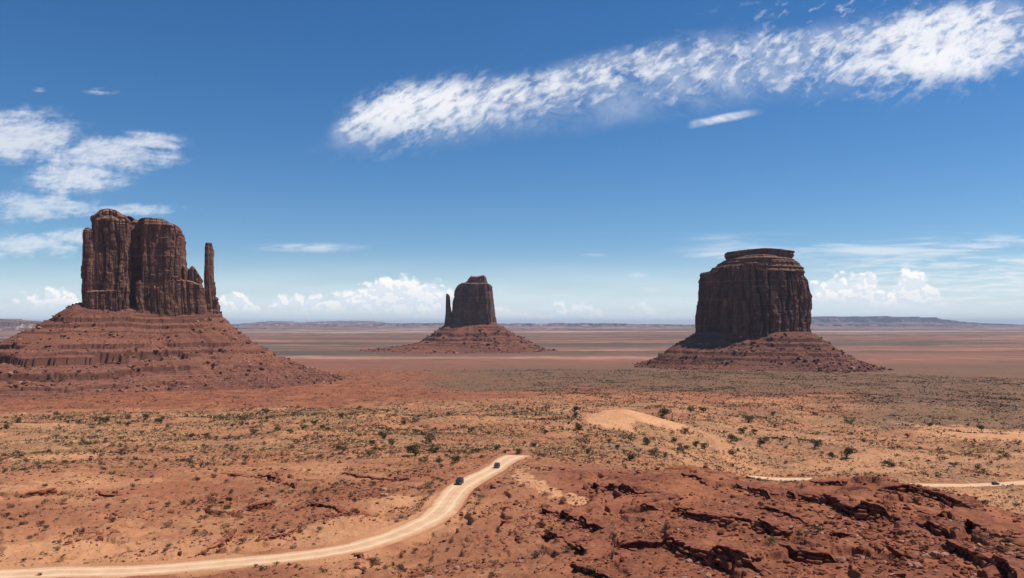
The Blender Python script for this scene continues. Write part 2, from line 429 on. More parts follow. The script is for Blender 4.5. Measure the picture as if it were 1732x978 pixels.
M_GROUND = mat_ground(); M_ROAD = mat_road()
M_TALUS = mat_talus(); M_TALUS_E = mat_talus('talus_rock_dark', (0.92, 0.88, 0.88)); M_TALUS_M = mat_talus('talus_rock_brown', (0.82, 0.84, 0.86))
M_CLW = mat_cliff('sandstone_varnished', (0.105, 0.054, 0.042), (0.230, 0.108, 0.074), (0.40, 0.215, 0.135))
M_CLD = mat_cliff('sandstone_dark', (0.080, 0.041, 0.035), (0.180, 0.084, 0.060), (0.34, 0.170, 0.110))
M_ROCK = mat_flat('red_ledge_rock', (0.21, 0.072, 0.040), 0.95, 0.4, 0.7)
M_ROCKL = mat_flat('pale_ledge_rock', (0.34, 0.175, 0.115), 0.95, 0.3, 0.8)

# ------------------------------------------------------------------ the lie of the land (camera at the origin, valley floor at -110)
FLOOR = -110.0
def ray(px, D):                  # ground-plane point at distance D on the bearing of picture column px
    u = (px - CX) / F; L = math.sqrt(1 + u * u)
    return u * D, D              # D is measured along +Y
cp = []
def c(px, py, D): u, v = ray(px, D); cp.append((u, v, -(py - HY) / F * D))
def cz(px, z, D): u, v = ray(px, D); cp.append((u, v, z))
for q in [(0, 985, 148), (300, 985, 147), (600, 985, 138), (866, 985, 124), (1000, 985, 117), (1200, 985, 107), (1400, 985, 99), (1732, 985, 90),
          (50, 965, 156), (300, 957, 160), (500, 940, 165), (620, 925, 171), (700, 895, 184), (755, 865, 198), (775, 840, 212), (790, 815, 236), (847, 790, 290), (862, 774, 322), (900, 773, 326),
          (0, 900, 188), (200, 900, 190), (400, 900, 189), (600, 880, 196), (0, 830, 240), (250, 830, 240), (500, 830, 238), (680, 830, 228),
          (0, 770, 335), (250, 770, 342), (500, 775, 335), (700, 772, 334), (0, 720, 560), (300, 720, 560), (600, 722, 545), (860, 725, 560),
          (0, 692, 960), (300, 691, 970), (600, 682, 1050), (900, 668, 1150), (1150, 668, 1180), (1450, 672, 1150), (1732, 690, 1020),
          (950, 820, 222), (1000, 792, 262), (1080, 798, 240), (1150, 786, 226), (1000, 830, 196), (900, 870, 178), (1050, 870, 165), (1200, 798, 216), (1250, 811, 208), (1330, 821, 198), (1400, 818, 192), (1450, 819, 188), (1500, 827, 182), (1600, 850, 168), (1732, 878, 156),
          (1150, 880, 152), (1400, 880, 140), (1600, 920, 120), (1732, 930, 110), (1250, 930, 124), (1000, 930, 137),
          (1275, 803, 520), (1500, 821, 480), (1683, 819, 492), (1732, 813, 505), (1400, 811, 492),
          (1300, 770, 610), (1500, 772, 620), (1732, 772, 630), (1065, 712, 660), (1000, 745, 460), (1150, 762, 440), (1210, 742, 620), (1300, 722, 780), (1500, 722, 830), (1732, 722, 850), (1100, 690, 930)]: c(*q)
for q in [(1300, -84, 330), (1300, -92, 410), (1450, -93, 400), (1600, -93, 390), (1500, -90, 320), (1732, -92, 310), (1150, -64, 330), (1500, -62, 235), (1732, -62, 215), (1300, -58, 265), (1050, -60, 330)]: cz(*q)
for px in (-800, -300, 2050, 2600):
    r = px > 866
    for D, z in ((95, -33), (150, -48), (230, -50 - 12 * r), (340, -62 - 18 * r), (560, -76 - 16 * r), (960, -100)): cz(px, z, D)
for px in (-300, 0, 450, 900, 1300, 1732, 2100):
    for D in (1350, 1700, 2300): cz(px, FLOOR, D)
CP = np.array(cp)
def wc(x, y):
    D = np.sqrt(x * x + y * y); return np.clip(np.arctan2(x, np.maximum(y, 1e-3)), -0.78, 0.78) * 2.0, np.log(np.maximum(D, 75.0))
ca_, cl_ = wc(CP[:, 0], CP[:, 1])
def kern(a, l, a2, l2): return np.sqrt((a[:, None] - a2[None]) ** 2 + (l[:, None] - l2[None]) ** 2 + 0.0025)
_K = kern(ca_, cl_, ca_, cl_); _n = len(CP)
_A = np.zeros((_n + 3, _n + 3)); _A[:_n, :_n] = _K - np.eye(_n) * 0.004
_A[:_n, _n] = 1; _A[:_n, _n + 1] = ca_; _A[:_n, _n + 2] = cl_; _A[_n:, :_n] = _A[:_n, _n:].T
_W = np.linalg.solve(_A, np.concatenate([CP[:, 2], [0, 0, 0]]))
def base_h(x, y):
    sh = x.shape; x = x.ravel(); y = y.ravel(); out = np.empty(len(x))
    for i in range(0, len(x), 60000):
        a, l = wc(x[i:i + 60000], y[i:i + 60000])
        out[i:i + 60000] = kern(a, l, ca_, cl_) @ _W[:_n] + _W[_n] + _W[_n + 1] * a + _W[_n + 2] * l
    D = np.hypot(x, y)
    out = out + (FLOOR - out) * ss(1250, 1650, D)
    nearz = np.interp(D, [0, 3, 6, 14, 30, 55, 80, 110], [-1.7, -1.9, -3.4, -8, -17, -26, -31, -36])
    out = nearz + (out - nearz) * ss(70, 100, D)
    return out.reshape(sh)
def ground_at(px, py, fn=None, d0=60.0, d1=6000.0, n=2600):
    """first point where the sight line of a picture position meets the land"""
    fn = fn or base_h
    D = np.exp(np.linspace(math.log(d0), math.log(d1), n))
    x = (px - CX) / F * D; hit = fn(x, D) >= -(py - HY) / F * D
    i = int(np.argmax(hit)) if hit.any() else n - 1
    return np.array([x[i], D[i]])
def spline(P, step):
    P = np.array(P, float); out = []
    Q = np.vstack([2 * P[0] - P[1], P, 2 * P[-1] - P[-2]])
    for i in range(1, len(Q) - 2):
        p0, p1, p2, p3 = Q[i - 1], Q[i], Q[i + 1], Q[i + 2]
        n = max(2, int(np.linalg.norm(p2 - p1) / step))
        for t in np.linspace(0, 1, n, endpoint=False):
            out.append(0.5 * (2 * p1 + (p2 - p0) * t + (2 * p0 - 5 * p1 + 4 * p2 - p3) * t * t + (3 * p1 - p0 - 3 * p2 + p3) * t ** 3))
    out.append(P[-1]); return np.array(out)
def smooth1(a, k):
    pad = np.pad(a, (k, k), mode='edge'); w = np.hanning(2 * k + 1); return np.convolve(pad, w / w.sum(), 'valid')

# road centre lines: picture landmarks looked up on the smooth land
MAIN = [(-120, 973), (50, 970), (200, 966), (350, 956), (480, 944), (580, 930), (650, 911), (705, 890), (742, 868), (760, 845), (776, 826), (800, 811), (828, 797), (848, 784), (862, 775)]
mp = [ground_at(*p) for p in MAIN]
mp += [mp[-1] + np.array([2.0, 7.0]), mp[-1] + np.array([3.0, 13.0])]
road_main = spline(mp, 2.0)
RIGHT = [(1262, 500), (1290, 500), (1400, 496), (1500, 486), (1600, 486), (1683, 490), (1760, 500), (1900, 520)]
road_right = spline([ray(px, D) for px, D in RIGHT], 3.0)
wm = np.interp(np.arange(len(road_main)) / len(road_main), [0, 0.4, 0.65, 0.85, 0.95, 1.0], [4.0, 4.2, 4.6, 4.2, 5.6, 6.5])
wr = np.full(len(road_right), 5.5)
ROADS = [(road_main, smooth1(base_h(road_main[:, 0], road_main[:, 1]), 6), wm), (road_right, smooth1(base_h(road_right[:, 0], road_right[:, 1]), 12), wr)]
def near_poly(x, y, P, vals=None, chunk=40000):
    """distance, signed side and parameter of the nearest point of polyline P"""
    n = len(x); d = np.full(n, 1e9); s = np.zeros(n); t = np.zeros(n)
    A = P[:-1]; B = P[1:]; AB = B - A; L2 = (AB ** 2).sum(1)
    for i in range(0, n, chunk):
        xs = x[i:i + chunk, None]; ys = y[i:i + chunk, None]
        ax = xs - A[None, :, 0]; ay = ys - A[None, :, 1]
        q = np.clip((ax * AB[:, 0] + ay * AB[:, 1]) / L2, 0, 1)
        dx = ax - q * AB[:, 0]; dy = ay - q * AB[:, 1]
        dd = dx * dx + dy * dy; k = dd.argmin(1); r = np.arange(len(k))
        d[i:i + chunk] = np.sqrt(dd[r, k])
        s[i:i + chunk] = np.sign(AB[k, 0] * dy[r, k] - AB[k, 1] * dx[r, k])
        t[i:i + chunk] = k + q[r, k]
    return d, s, t

# outcrop lines: picture landmarks, left to right, with the height of the step in metres
LEDGES = [
    ('main', [(1325, 836), (1345, 839), (1400, 852), (1440, 867), (1530, 882), (1600, 905), (1620, 914)], 2.9),
    ('main2', [(1590, 918), (1640, 930), (1690, 950), (1745, 985)], 3.2),
    ('upper', [(1490, 834), (1520, 836), (1560, 842), (1620, 862), (1660, 872)], 3.0),
    ('upper2', [(1640, 868), (1690, 868), (1745, 890)], 2.6),
    ('mid', [(1150, 878), (1200, 886), (1260, 886), (1325, 908)], 2.0),
    ('top', [(1245, 817), (1290, 838), (1330, 847)], 2.0),
    ('top_left', [(995, 815), (1040, 818), (1075, 827), (1140, 835)], 1.5),
    ('left_a', [(912, 858), (950, 868), (1000, 890), (1020, 898)], 1.6),
    ('left_b', [(910, 899), (950, 908), (990, 932)], 1.4),
    ('low', [(1020, 926), (1075, 919), (1135, 922), (1180, 936), (1262, 950), (1300, 962)], 2.5),
    ('low_left', [(965, 957), (1000, 968), (1050, 975), (1110, 972)], 1.6),
    ('low_right', [(1320, 934), (1370, 940), (1425, 938)], 1.8),
    ('corner', [(1480, 972), (1540, 962), (1600, 975)], 1.2),
    ('pad', [(1150, 796), (1175, 808), (1200, 818)], 1.4),
    ('blob', [(1372, 822), (1398, 820), (1424, 824)], 3.4),
    ('far_left', [(372, 800), (410, 803), (470, 809), (505, 822)], 1.6),
    ('far_left2', [(575, 798), (620, 806), (690, 812)], 1.0),
    ('cave', [(405, 862), (430, 857), (465, 848)], 2.8),
    ('rib', [(285, 946), (330, 936), (380, 915), (400, 893)], 1.3),
    ('rib2', [(445, 912), (470, 904), (505, 893)], 1.1),
    ('west', [(40, 838), (70, 832), (96, 828)], 3.2),
    ('bank', [(165, 838), (200, 842)], 1.4),
    ('curl', [(520, 850), (560, 856), (585, 872)], 1.2),
    ('bench', [(118, 898), (165, 902), (215, 899)], 0.8),
    ('hummock', [(560, 935), (590, 932), (625, 948)], 1.2),
    ('thin_a', [(1285, 868), (1330, 874), (1390, 893)], 1.4),
    ('thin_b', [(1400, 905), (1460, 912), (1550, 938)], 1.4),
    ('thin_c', [(1080, 865), (1130, 868), (1180, 872)], 0.9),
    ('thin_d', [(1540, 866), (1620, 885), (1700, 912)], 1.4),
    ('streak', [(1275, 740), (1300, 741), (1325, 743)], 1.5),
]
LP = []
for nm, pts, h in LEDGES:
    g = spline([ground_at(*p) for p in pts], 1.2)
    LP.append((nm, g, h))

def ledge_wobble(xi, yi):
    return (fbm2(xi / 9.0, yi / 9.0, 40, 2) - 0.5) * 1.5 + (fbm2(xi / 2.6, yi / 2.6, 41, 3) - 0.5) * 1.3 + (hsh(np.floor(xi / 1.5), np.floor(yi / 2.2), 0, 5) - 0.5) * 0.9
MOUNDS = [(ground_at(1062, 716), 40, 46, 7.5), (ground_at(1690, 752), 70, 50, 6.0), (ground_at(760, 722), 85, 60, 7.0), (ground_at(1600, 735), 40, 40, 3.0), (ground_at(500, 715), 90, 50, 3.5), (ground_at(1250, 705), 110, 60, 3.0)]
def terrain_h(x, y, detail=True):
    sh = x.shape; x = x.ravel().astype(float); y = y.ravel().astype(float)
    D = np.hypot(x, y)
    z = base_h(x, y)
    mid = ss(60, 140, D)
    for (mp_, rx, ry, mh) in MOUNDS:
        q = ((x - mp_[0]) / rx) ** 2 + ((y - mp_[1]) / ry) ** 2
        z += mh * np.exp(-q * 1.3) 
    farfade = 1 - 0.75 * ss(900, 1500, D)
    az = x / np.maximum(y, 1)
    hill = ss(0.02, 0.12, az) * (1 - ss(235, 300, D)) * ss(60, 100, D)          # red slickrock hill at the right
    # broad swells and erosion
    calm = 1 - 0.8 * ss(0.22, 0.30, az) * ss(260, 320, D) * (1 - ss(500, 560, D))
    z += calm * mid * farfade * ((fbm2(x / 95, y / 95, 3, 3) - 0.5) * 9.0 * ss(280, 560, D) + (fbm2(x / 34, y / 34, 5, 3) - 0.5) * 2.4 + (ridge2(x / 22, y / 22, 8, 3) - 0.6) * 1.3 * (1 - 0.4 * hill))
    rough = ss(0.42, 0.62, fbm2(x / 60, y / 60, 21, 3))
    z += mid * farfade * (fbm2(x / 7.5, y / 7.5, 31, 4) - 0.5) * (0.7 + 1.1 * rough)
    # gullies
    gl = np.abs(fbm2(x / 48 + 3, y / 48, 77, 3) - 0.5)
    z -= mid * (1 - ss(700, 1100, D)) * (1 - ss(0.0, 0.035, gl)) * 1.3 * (0.4 + 0.6 * rough)
    # outcrop steps
    near = (D > 70) & (D < 900)
    xi = x[near]; yi = y[near]
    jx = ledge_wobble(xi, yi)
    add = np.zeros(len(xi))
    for nm, P, h in LP:
        bb = (xi > P[:, 0].min() - 48) & (xi < P[:, 0].max() + 48) & (yi > P[:, 1].min() - 48) & (yi < P[:, 1].max() + 48)
        if not bb.any(): continue
        d, s, t = near_poly(xi[bb], yi[bb] + jx[bb], P)
        tt = t / (len(P) - 1)
        end = ss(-0.02, 0.16, tt) * (1 - ss(0.80, 1.02, tt)) * 0.92 + 0.08
        endd = 1.0
        sd_ = d * s
        up_ = ss(-0.15, 0.55, sd_)
        kk = h * end * (0.55 + 0.75 * vn2(t / 7.0, t * 0, 3)) * (up_ * 0.60 * np.exp(-np.maximum(sd_, 0) / 24.0) - (1 - up_) * 0.40 * np.exp(-np.maximum(-sd_, 0) / 22.0))
        kk *= 1 - ss(32, 48, d)
        kk *= 0.72
        beyond = ((t <= 1e-6) | (t >= len(P) - 1 - 1e-6))
        kk = np.where(beyond, kk * np.exp(-d / 7.0), kk)
        add[bb] += kk
    z[near] += add
    # bedding: thin hard layers make little contour steps on the red slopes
    wob = (fbm2(x / 26, y / 26, 51, 3) - 0.5) * 2.6 + (fbm2(x / 4, y / 4, 52, 2) - 0.5) * 0.5
    for stp, am, sd0 in ((1.7, 0.75, 0), (0.62, 0.45, 9)):
        q = (z + wob) / stp; fl = np.floor(q); fr = q - fl
        zt = (fl + ss(0.78, 0.95, fr)) * stp - wob
        mk = am * mid * (1 - ss(450, 800, D)) * ss(0.38, 0.56, fbm2(x / 40, y / 40, 61 + sd0, 3) + 0.16 * hill)
        z = z + (zt - z) * mk
    ap = ss(880, 980, D) * (1 - ss(1350, 1500, D)) * (1 - ss(-0.12, 0.04, az)) 
    zq = z + (fbm2(x / 130, y / 55, 55, 4) - 0.5) * 9.0 * ap
    q = zq / 1.9; fl = np.floor(q); z = z + ((fl + ss(0.80, 0.96, q - fl)) * 1.9 - z) * ap * 0.95
    z += mid * (1 - ss(500, 900, D)) * (fbm2(x / 1.5, y / 1.5, 91, 3) - 0.5) * 0.50
    # level the road beds, with a low bank beside them
    for P, Pz, Pw in ROADS:
        m = (x > P[:, 0].min() - 25) & (x < P[:, 0].max() + 25) & (y > P[:, 1].min() - 25) & (y < P[:, 1].max() + 25)
        if not m.any(): continue
        d, s, t = near_poly(x[m], y[m], P)
        rz = np.interp(t, np.arange(len(P)), Pz); w = np.interp(t, np.arange(len(P)), Pw)
        f = 1 - ss(w - 0.2, w + 7.0, d)
        # ground between the eye and the road never rises above it
        zz = z[m]; zz = zz + (rz - 0.22 - zz) * f
        bank = np.exp(-((d - w - 1.3) / 0.8) ** 2) * 0.55 * (0.4 + 0.9 * vn2(x[m] / 4, y[m] / 4, 4))
        z[m] = zz + bank
    # flat ripple of the far floor
    ff = ss(1500, 3000, D)
    z += ff * (fbm2(x / 700, y / 1300, 71, 4) - 0.5) * 20.0 * ss(1800, 6000, D)
    z += ff * (ridge2(x / 260, y / 420, 73, 3) - 0.6) * 6.0 * ss(1800, 3000, D)
    z += ff * (fbm2(x / 120, y / 240, 72, 3) - 0.5) * 2.0
    return z.reshape(sh)

# polar sheet: fine where the photograph looks, coarse round the back, reaching past the horizon
azs = np.concatenate([np.linspace(-85, -37, 50, endpoint=False), np.linspace(-37, 37, 1250), np.linspace(37, 85, 51)[1:]])
ds = np.concatenate([np.exp(np.linspace(math.log(2.5), math.log(82), 90, endpoint=False)),
                     np.exp(np.linspace(math.log(82), math.log(330), 760, endpoint=False)),
                     np.exp(np.linspace(math.log(330), math.log(1500), 520, endpoint=False)),
                     np.exp(np.linspace(math.log(1500), math.log(90000), 260))])
A_, D_ = np.meshgrid(np.radians(azs), ds, indexing='ij')
GX = D_ * np.sin(A_); GY = D_ * np.cos(A_)
GZ = terrain_h(GX, GY)
x = GX.ravel(); y = GY.ravel(); D = D_.ravel(); az = np.arctan2(x, y)
def blobm(px, py, rx, ry, D0=None):
    """soft patch on the ground round the spot seen at px, py; rx across, ry along the view, in metres"""
    p = ground_at(px, py) if D0 is None else np.array(ray(px, D0))
    dd = np.sqrt(((x - p[0]) / rx) ** 2 + ((y - p[1]) / ry) ** 2)
    return dd
wn = fbm2(x / 30, y / 30, 101, 4); wn2 = fbm2(x / 9, y / 9, 102, 4); wn3 = fbm2(x / 120, y / 120, 103, 3)
sand = np.zeros(len(x))
def addsand(px, py, rx, ry, a=1.0, w=0.9):
    global sand
    dd = blobm(px, py, rx, ry) + (wn - 0.5) * w + (wn2 - 0.5) * w * 0.6
    sand = np.maximum(sand, a * (1 - ss(0.75, 1.05, dd)))
addsand(1060, 712, 42, 66, 1.0, 0.40); addsand(1032, 718, 24, 48, 1.0, 0.4); addsand(1120, 722, 26, 40, 0.9, 0.5)
addsand(1680, 745, 50, 75, 0.85); addsand(1600, 728, 40, 40, 0.7); addsand(1720, 738, 40, 60, 0.9)
addsand(60, 940, 48, 14, 0.62); addsand(250, 955, 40, 9, 0.6); addsand(560, 905, 30, 10, 0.5); addsand(640, 890, 20, 10, 0.6); addsand(1700, 850, 30, 60, 0.5)
[addsand(a_, b_, 3.2, 6.0, 0.85, 0.35) for a_, b_ in ((884, 794), (880, 800), (882, 806), (887, 812), (895, 818), (905, 823), (917, 828), (930, 832), (945, 835), (960, 837), (975, 840))]; addsand(690, 852, 10, 9, 0.6)
addsand(1450, 790, 50, 40, 0.35)
addsand(100, 772, 16, 22, 0.6); addsand(200, 815, 16, 12, 0.4)
addsand(1245, 770, 14, 70, 0.5, 0.6)
red = np.clip(ss(0.015, 0.075, az + (wn - 0.5) * 0.05) * (1 - ss(250, 300, D)), 0, 1)
red = np.maximum(red, 0.62 * (1 - ss(300, 360, D)) * ss(0.44, 0.56, wn3 * 0.5 + wn * 0.5))
red = np.maximum(red, ss(960, 1120, D + (wn3 - 0.5) * 200) * (1 - ss(-0.02, 0.10, az)))
red = np.maximum(red, ss(1120, 1300, D + (wn3 - 0.5) * 200) * 0.8)
red = np.maximum(red, 0.35 * ss(0.5, 0.6, wn) * (1 - ss(900, 1000, D)))
straw = ss(300, 420, D + (wn - 0.5) * 160) * (1 - ss(900, 1040, D + (wn3 - 0.5) * 260)) * (0.25 + 0.75 * ss(0.42, 0.56, wn3 * 0.4 + wn * 0.6))
straw = np.maximum(straw, 0.4 * ss(0.5, 0.62, wn2) * (1 - ss(300, 400, D)) * ss(170, 230, D) * (az < 0.05))
green = ss(1180, 1380, D + (wn3 - 0.5) * 260) * ss(-0.20, -0.02, az + (wn3 - 0.5) * 0.2) * (1 - ss(2300, 2900, D))
green = np.maximum(green, ss(0.34, 0.46, az + (wn - 0.5) * 0.06) * ss(820, 930, D + (wn - 0.5) * 120) * (1 - ss(2400, 3200, D)))
green = np.maximum(green, 0.35 * ss(0.52, 0.62, wn) * ss(330, 420, D) * (1 - ss(1000, 1100, D)))
red *= 1 - sand; straw *= 1 - sand; green *= 1 - sand
me = mesh_np('ground', np.stack([x, y, GZ.ravel()], 1), gridfaces(len(azs), len(ds))[:, ::-1], M_GROUND, smooth=True,
             attrs={'sand': ('POINT', sand), 'red': ('POINT', red), 'straw': ('POINT', straw), 'green': ('POINT', green)})
ground = tag(link('ground', me), kind='structure')
def gz(xs, ys):
    """height of the built sheet (bilinear in bearing and distance)"""
    xs = np.asarray(xs, float); ys = np.asarray(ys, float)
    a = np.degrees(np.arctan2(xs, ys)); d = np.hypot(xs, ys)
    i = np.clip(np.searchsorted(azs, a) - 1, 0, len(azs) - 2); j = np.clip(np.searchsorted(ds, d) - 1, 0, len(ds) - 2)
    fa = np.clip((a - azs[i]) / (azs[i + 1] - azs[i]), 0, 1); fd = np.clip((d - ds[j]) / (ds[j + 1] - ds[j]), 0, 1)
    return (GZ[i, j] * (1 - fa) + GZ[i + 1, j] * fa) * (1 - fd) + (GZ[i, j + 1] * (1 - fa) + GZ[i + 1, j + 1] * fa) * fd
def see(px, py, d0=84.0, d1=3000.0):
    p = ground_at(px, py, gz, d0, d1, 4000); return p[0], p[1], float(gz(p[0], p[1]))

# roads: ribbons lying in their levelled beds
def ribbon(name, P, Pz, Pw, nacross=15):
    T = np.gradient(P, axis=0); T /= np.linalg.norm(T, axis=1)[:, None]; Nn = np.stack([-T[:, 1], T[:, 0]], 1)
    s = np.linspace(-1, 1, nacross)
    k = np.arange(len(P))
    wl = Pw * (1 + 0.22 * (fbm2(k / 5.0, k * 0 + 3.3, 5, 3) - 0.5)); wr_ = Pw * (1 + 0.22 * (fbm2(k / 5.0, k * 0 + 9.3, 6, 3) - 0.5))
    off = np.where(s[None] < 0, s[None] * wl[:, None], s[None] * wr_[:, None])
    X_ = P[:, 0, None] + Nn[:, 0, None] * off; Y_ = P[:, 1, None] + Nn[:, 1, None] * off
    ruts = -0.05 * np.exp(-((np.abs(s) - 0.42) / 0.10) ** 2)[None]
    Z_ = Pz[:, None] + ruts - 0.26 * ss(0.86, 1.0, np.abs(s))[None] + 0.03 * (vn2(X_ / 2, Y_ / 2, 3) - 0.5)
    e = np.broadcast_to(np.abs(s)[None], X_.shape)
    me = mesh_np(name, np.stack([X_.ravel(), Y_.ravel(), Z_.ravel()], 1), gridfaces(len(P), nacross)[:, ::-1], M_ROAD, smooth=True, attrs={'edge': ('POINT', e.ravel())})
    return tag(link(name, me), kind='structure')
rf = lambda P, z, w, st: (np.stack([np.interp(np.arange(0, len(P) - 1, st), np.arange(len(P)), P[:, i]) for i in (0, 1)], 1), np.interp(np.arange(0, len(P) - 1, st), np.arange(len(P)), z), np.interp(np.arange(0, len(P) - 1, st), np.arange(len(P)), w))
ribbon('dirt_road', *rf(*ROADS[0], 0.5)); ribbon('dirt_road', *rf(*ROADS[1], 0.5))

# ------------------------------------------------------------------ far mesas
def mesa_line(D0, pts, depth, mat, seed, zb=FLOOR - 6):
    """a long low escarpment: skyline points (px, py), standing D0 metres away"""
    px = np.linspace(pts[0][0], pts[-1][0], 900)
    top = np.interp(px, [p[0] for p in pts], [p[1] for p in pts])
    k = px / 9.0
    zt = -(top - HY) / F * D0
    step = np.floor(fbm2(k / 3.0, k * 0 + seed, seed, 4) * 6) / 6.0
    zt = zb + (zt - zb) * (0.80 + 0.28 * step)
    fr = (fbm2(k / 1.3, k * 0 + 5, seed + 3, 4) - 0.5) * depth * 0.5
    prof = [(-1.0, 0.0), (-0.55, 0.22), (-0.25, 0.48), (-0.20, 0.80), (-0.10, 0.84), (-0.08, 1.0), (0.5, 1.0), (1.0, 0.0)]
    V_ = []
    for a, b in prof:
        yy_ = D0 + a * depth + fr + (fbm2(k / 0.9, k * 0 + a * 9, seed + 9, 3) - 0.5) * depth * 0.18
        bb = b + (0 if b in (0.0, 1.0) else (fbm2(k / 0.8, k * 0 + a * 7, seed + 5, 3) - 0.5) * 0.2)
        V_.append(np.stack([(px - CX) / F * D0 * (1 + 0 * a), yy_, zb + (zt - zb) * bb], 1))
    V_ = np.stack(V_, 1)
    me = mesh_np('distant_mesa', V_.reshape(-1, 3), gridfaces(len(px), len(prof)), mat)
    return tag(link('distant_mesa', me), kind='structure')
def mat_mesa(name, a, b_, c_):
    m, b = newmat(name); x, y, z = geopos()
    n = noise(vec(x * 0.0006, y * 0.0006, z * 0.012), 1.0, 5, 0.65); n2 = noise(vec(x * 0.003, y * 0.003, z * 0.01), 1.0, 5, 0.7)
    col = mixc(sstep(0.40, 0.58, n), a, b_); col = mixc(sstep(0.54, 0.62, n2) * 0.8, col, c_)
    lk(col, b.inputs['Base Color']); return m
MM = mat_mesa('mesa_far', (0.10, 0.055, 0.050), (0.19, 0.10, 0.075), (0.44, 0.30, 0.22))
MM2 = mat_mesa('mesa_near', (0.12, 0.06, 0.05), (0.22, 0.11, 0.08), (0.36, 0.22, 0.16))
mesa_line(24000, [(-500, 546), (370, 549), (470, 547), (600, 549), (650, 546), (760, 546), (860, 547), (980, 546), (1100, 548), (1250, 549), (1370, 548), (1500, 547), (1732, 552), (2300, 552)], 1500, MM, 3)
mesa_line(15500, [(-400, 557), (300, 556), (420, 554), (520, 556), (700, 557), (860, 555), (1000, 556), (1100, 557), (1400, 556), (1732, 558), (2200, 558)], 900, MM2, 8)
mesa_line(13000, [(-700, 534), (-200, 536), (0, 538), (40, 541), (80, 545), (120, 553), (170, 557)], 900, MM, 12)
mesa_line(34000, [(-300, 548), (380, 549), (470, 543), (500, 546), (600, 541), (640, 545), (760, 549)], 5000, MM, 17)
mesa_line(32000, [(1330, 536), (1400, 534), (1500, 535), (1580, 537), (1610, 543), (1680, 549), (2000, 551)], 5000, MM, 15, FLOOR)

# ------------------------------------------------------------------ buttes
def cells(s, z, w, seed, warp=0.55, wz=60.0):
    """rounded columns of width w along the outline, parted by sharp cracks: 1 on a column, 0 in a crack; also the column's number"""
    q = s / w + warp * (vn2(s / (w * 3.0), z / wz, seed) - 0.5) * 2
    i0 = np.floor(q); f1 = np.full(q.shape, 9.0); f2 = np.full(q.shape, 9.0); idn = np.zeros(q.shape)
    for k in (-1, 0, 1):
        cc = i0 + k; pos = cc + 0.15 + 0.7 * hsh(cc, 0 * cc, 0, seed)
        d = np.abs(q - pos); n = d < f1
        f2 = np.where(n, f1, np.minimum(f2, d)); idn = np.where(n, cc, idn); f1 = np.where(n, d, f1)
    e = f2 - f1
    return np.sqrt(np.clip(e * 1.5, 0, 1)), hsh(idn, 0 * idn, 3, seed)
def chaikin(P, n):
    P = np.array(P, float)
    for _ in range(n):
        Q = np.roll(P, -1, 0); P = np.stack([P * 0.78 + Q * 0.22, P * 0.22 + Q * 0.78], 1).reshape(-1, 2)
    return P
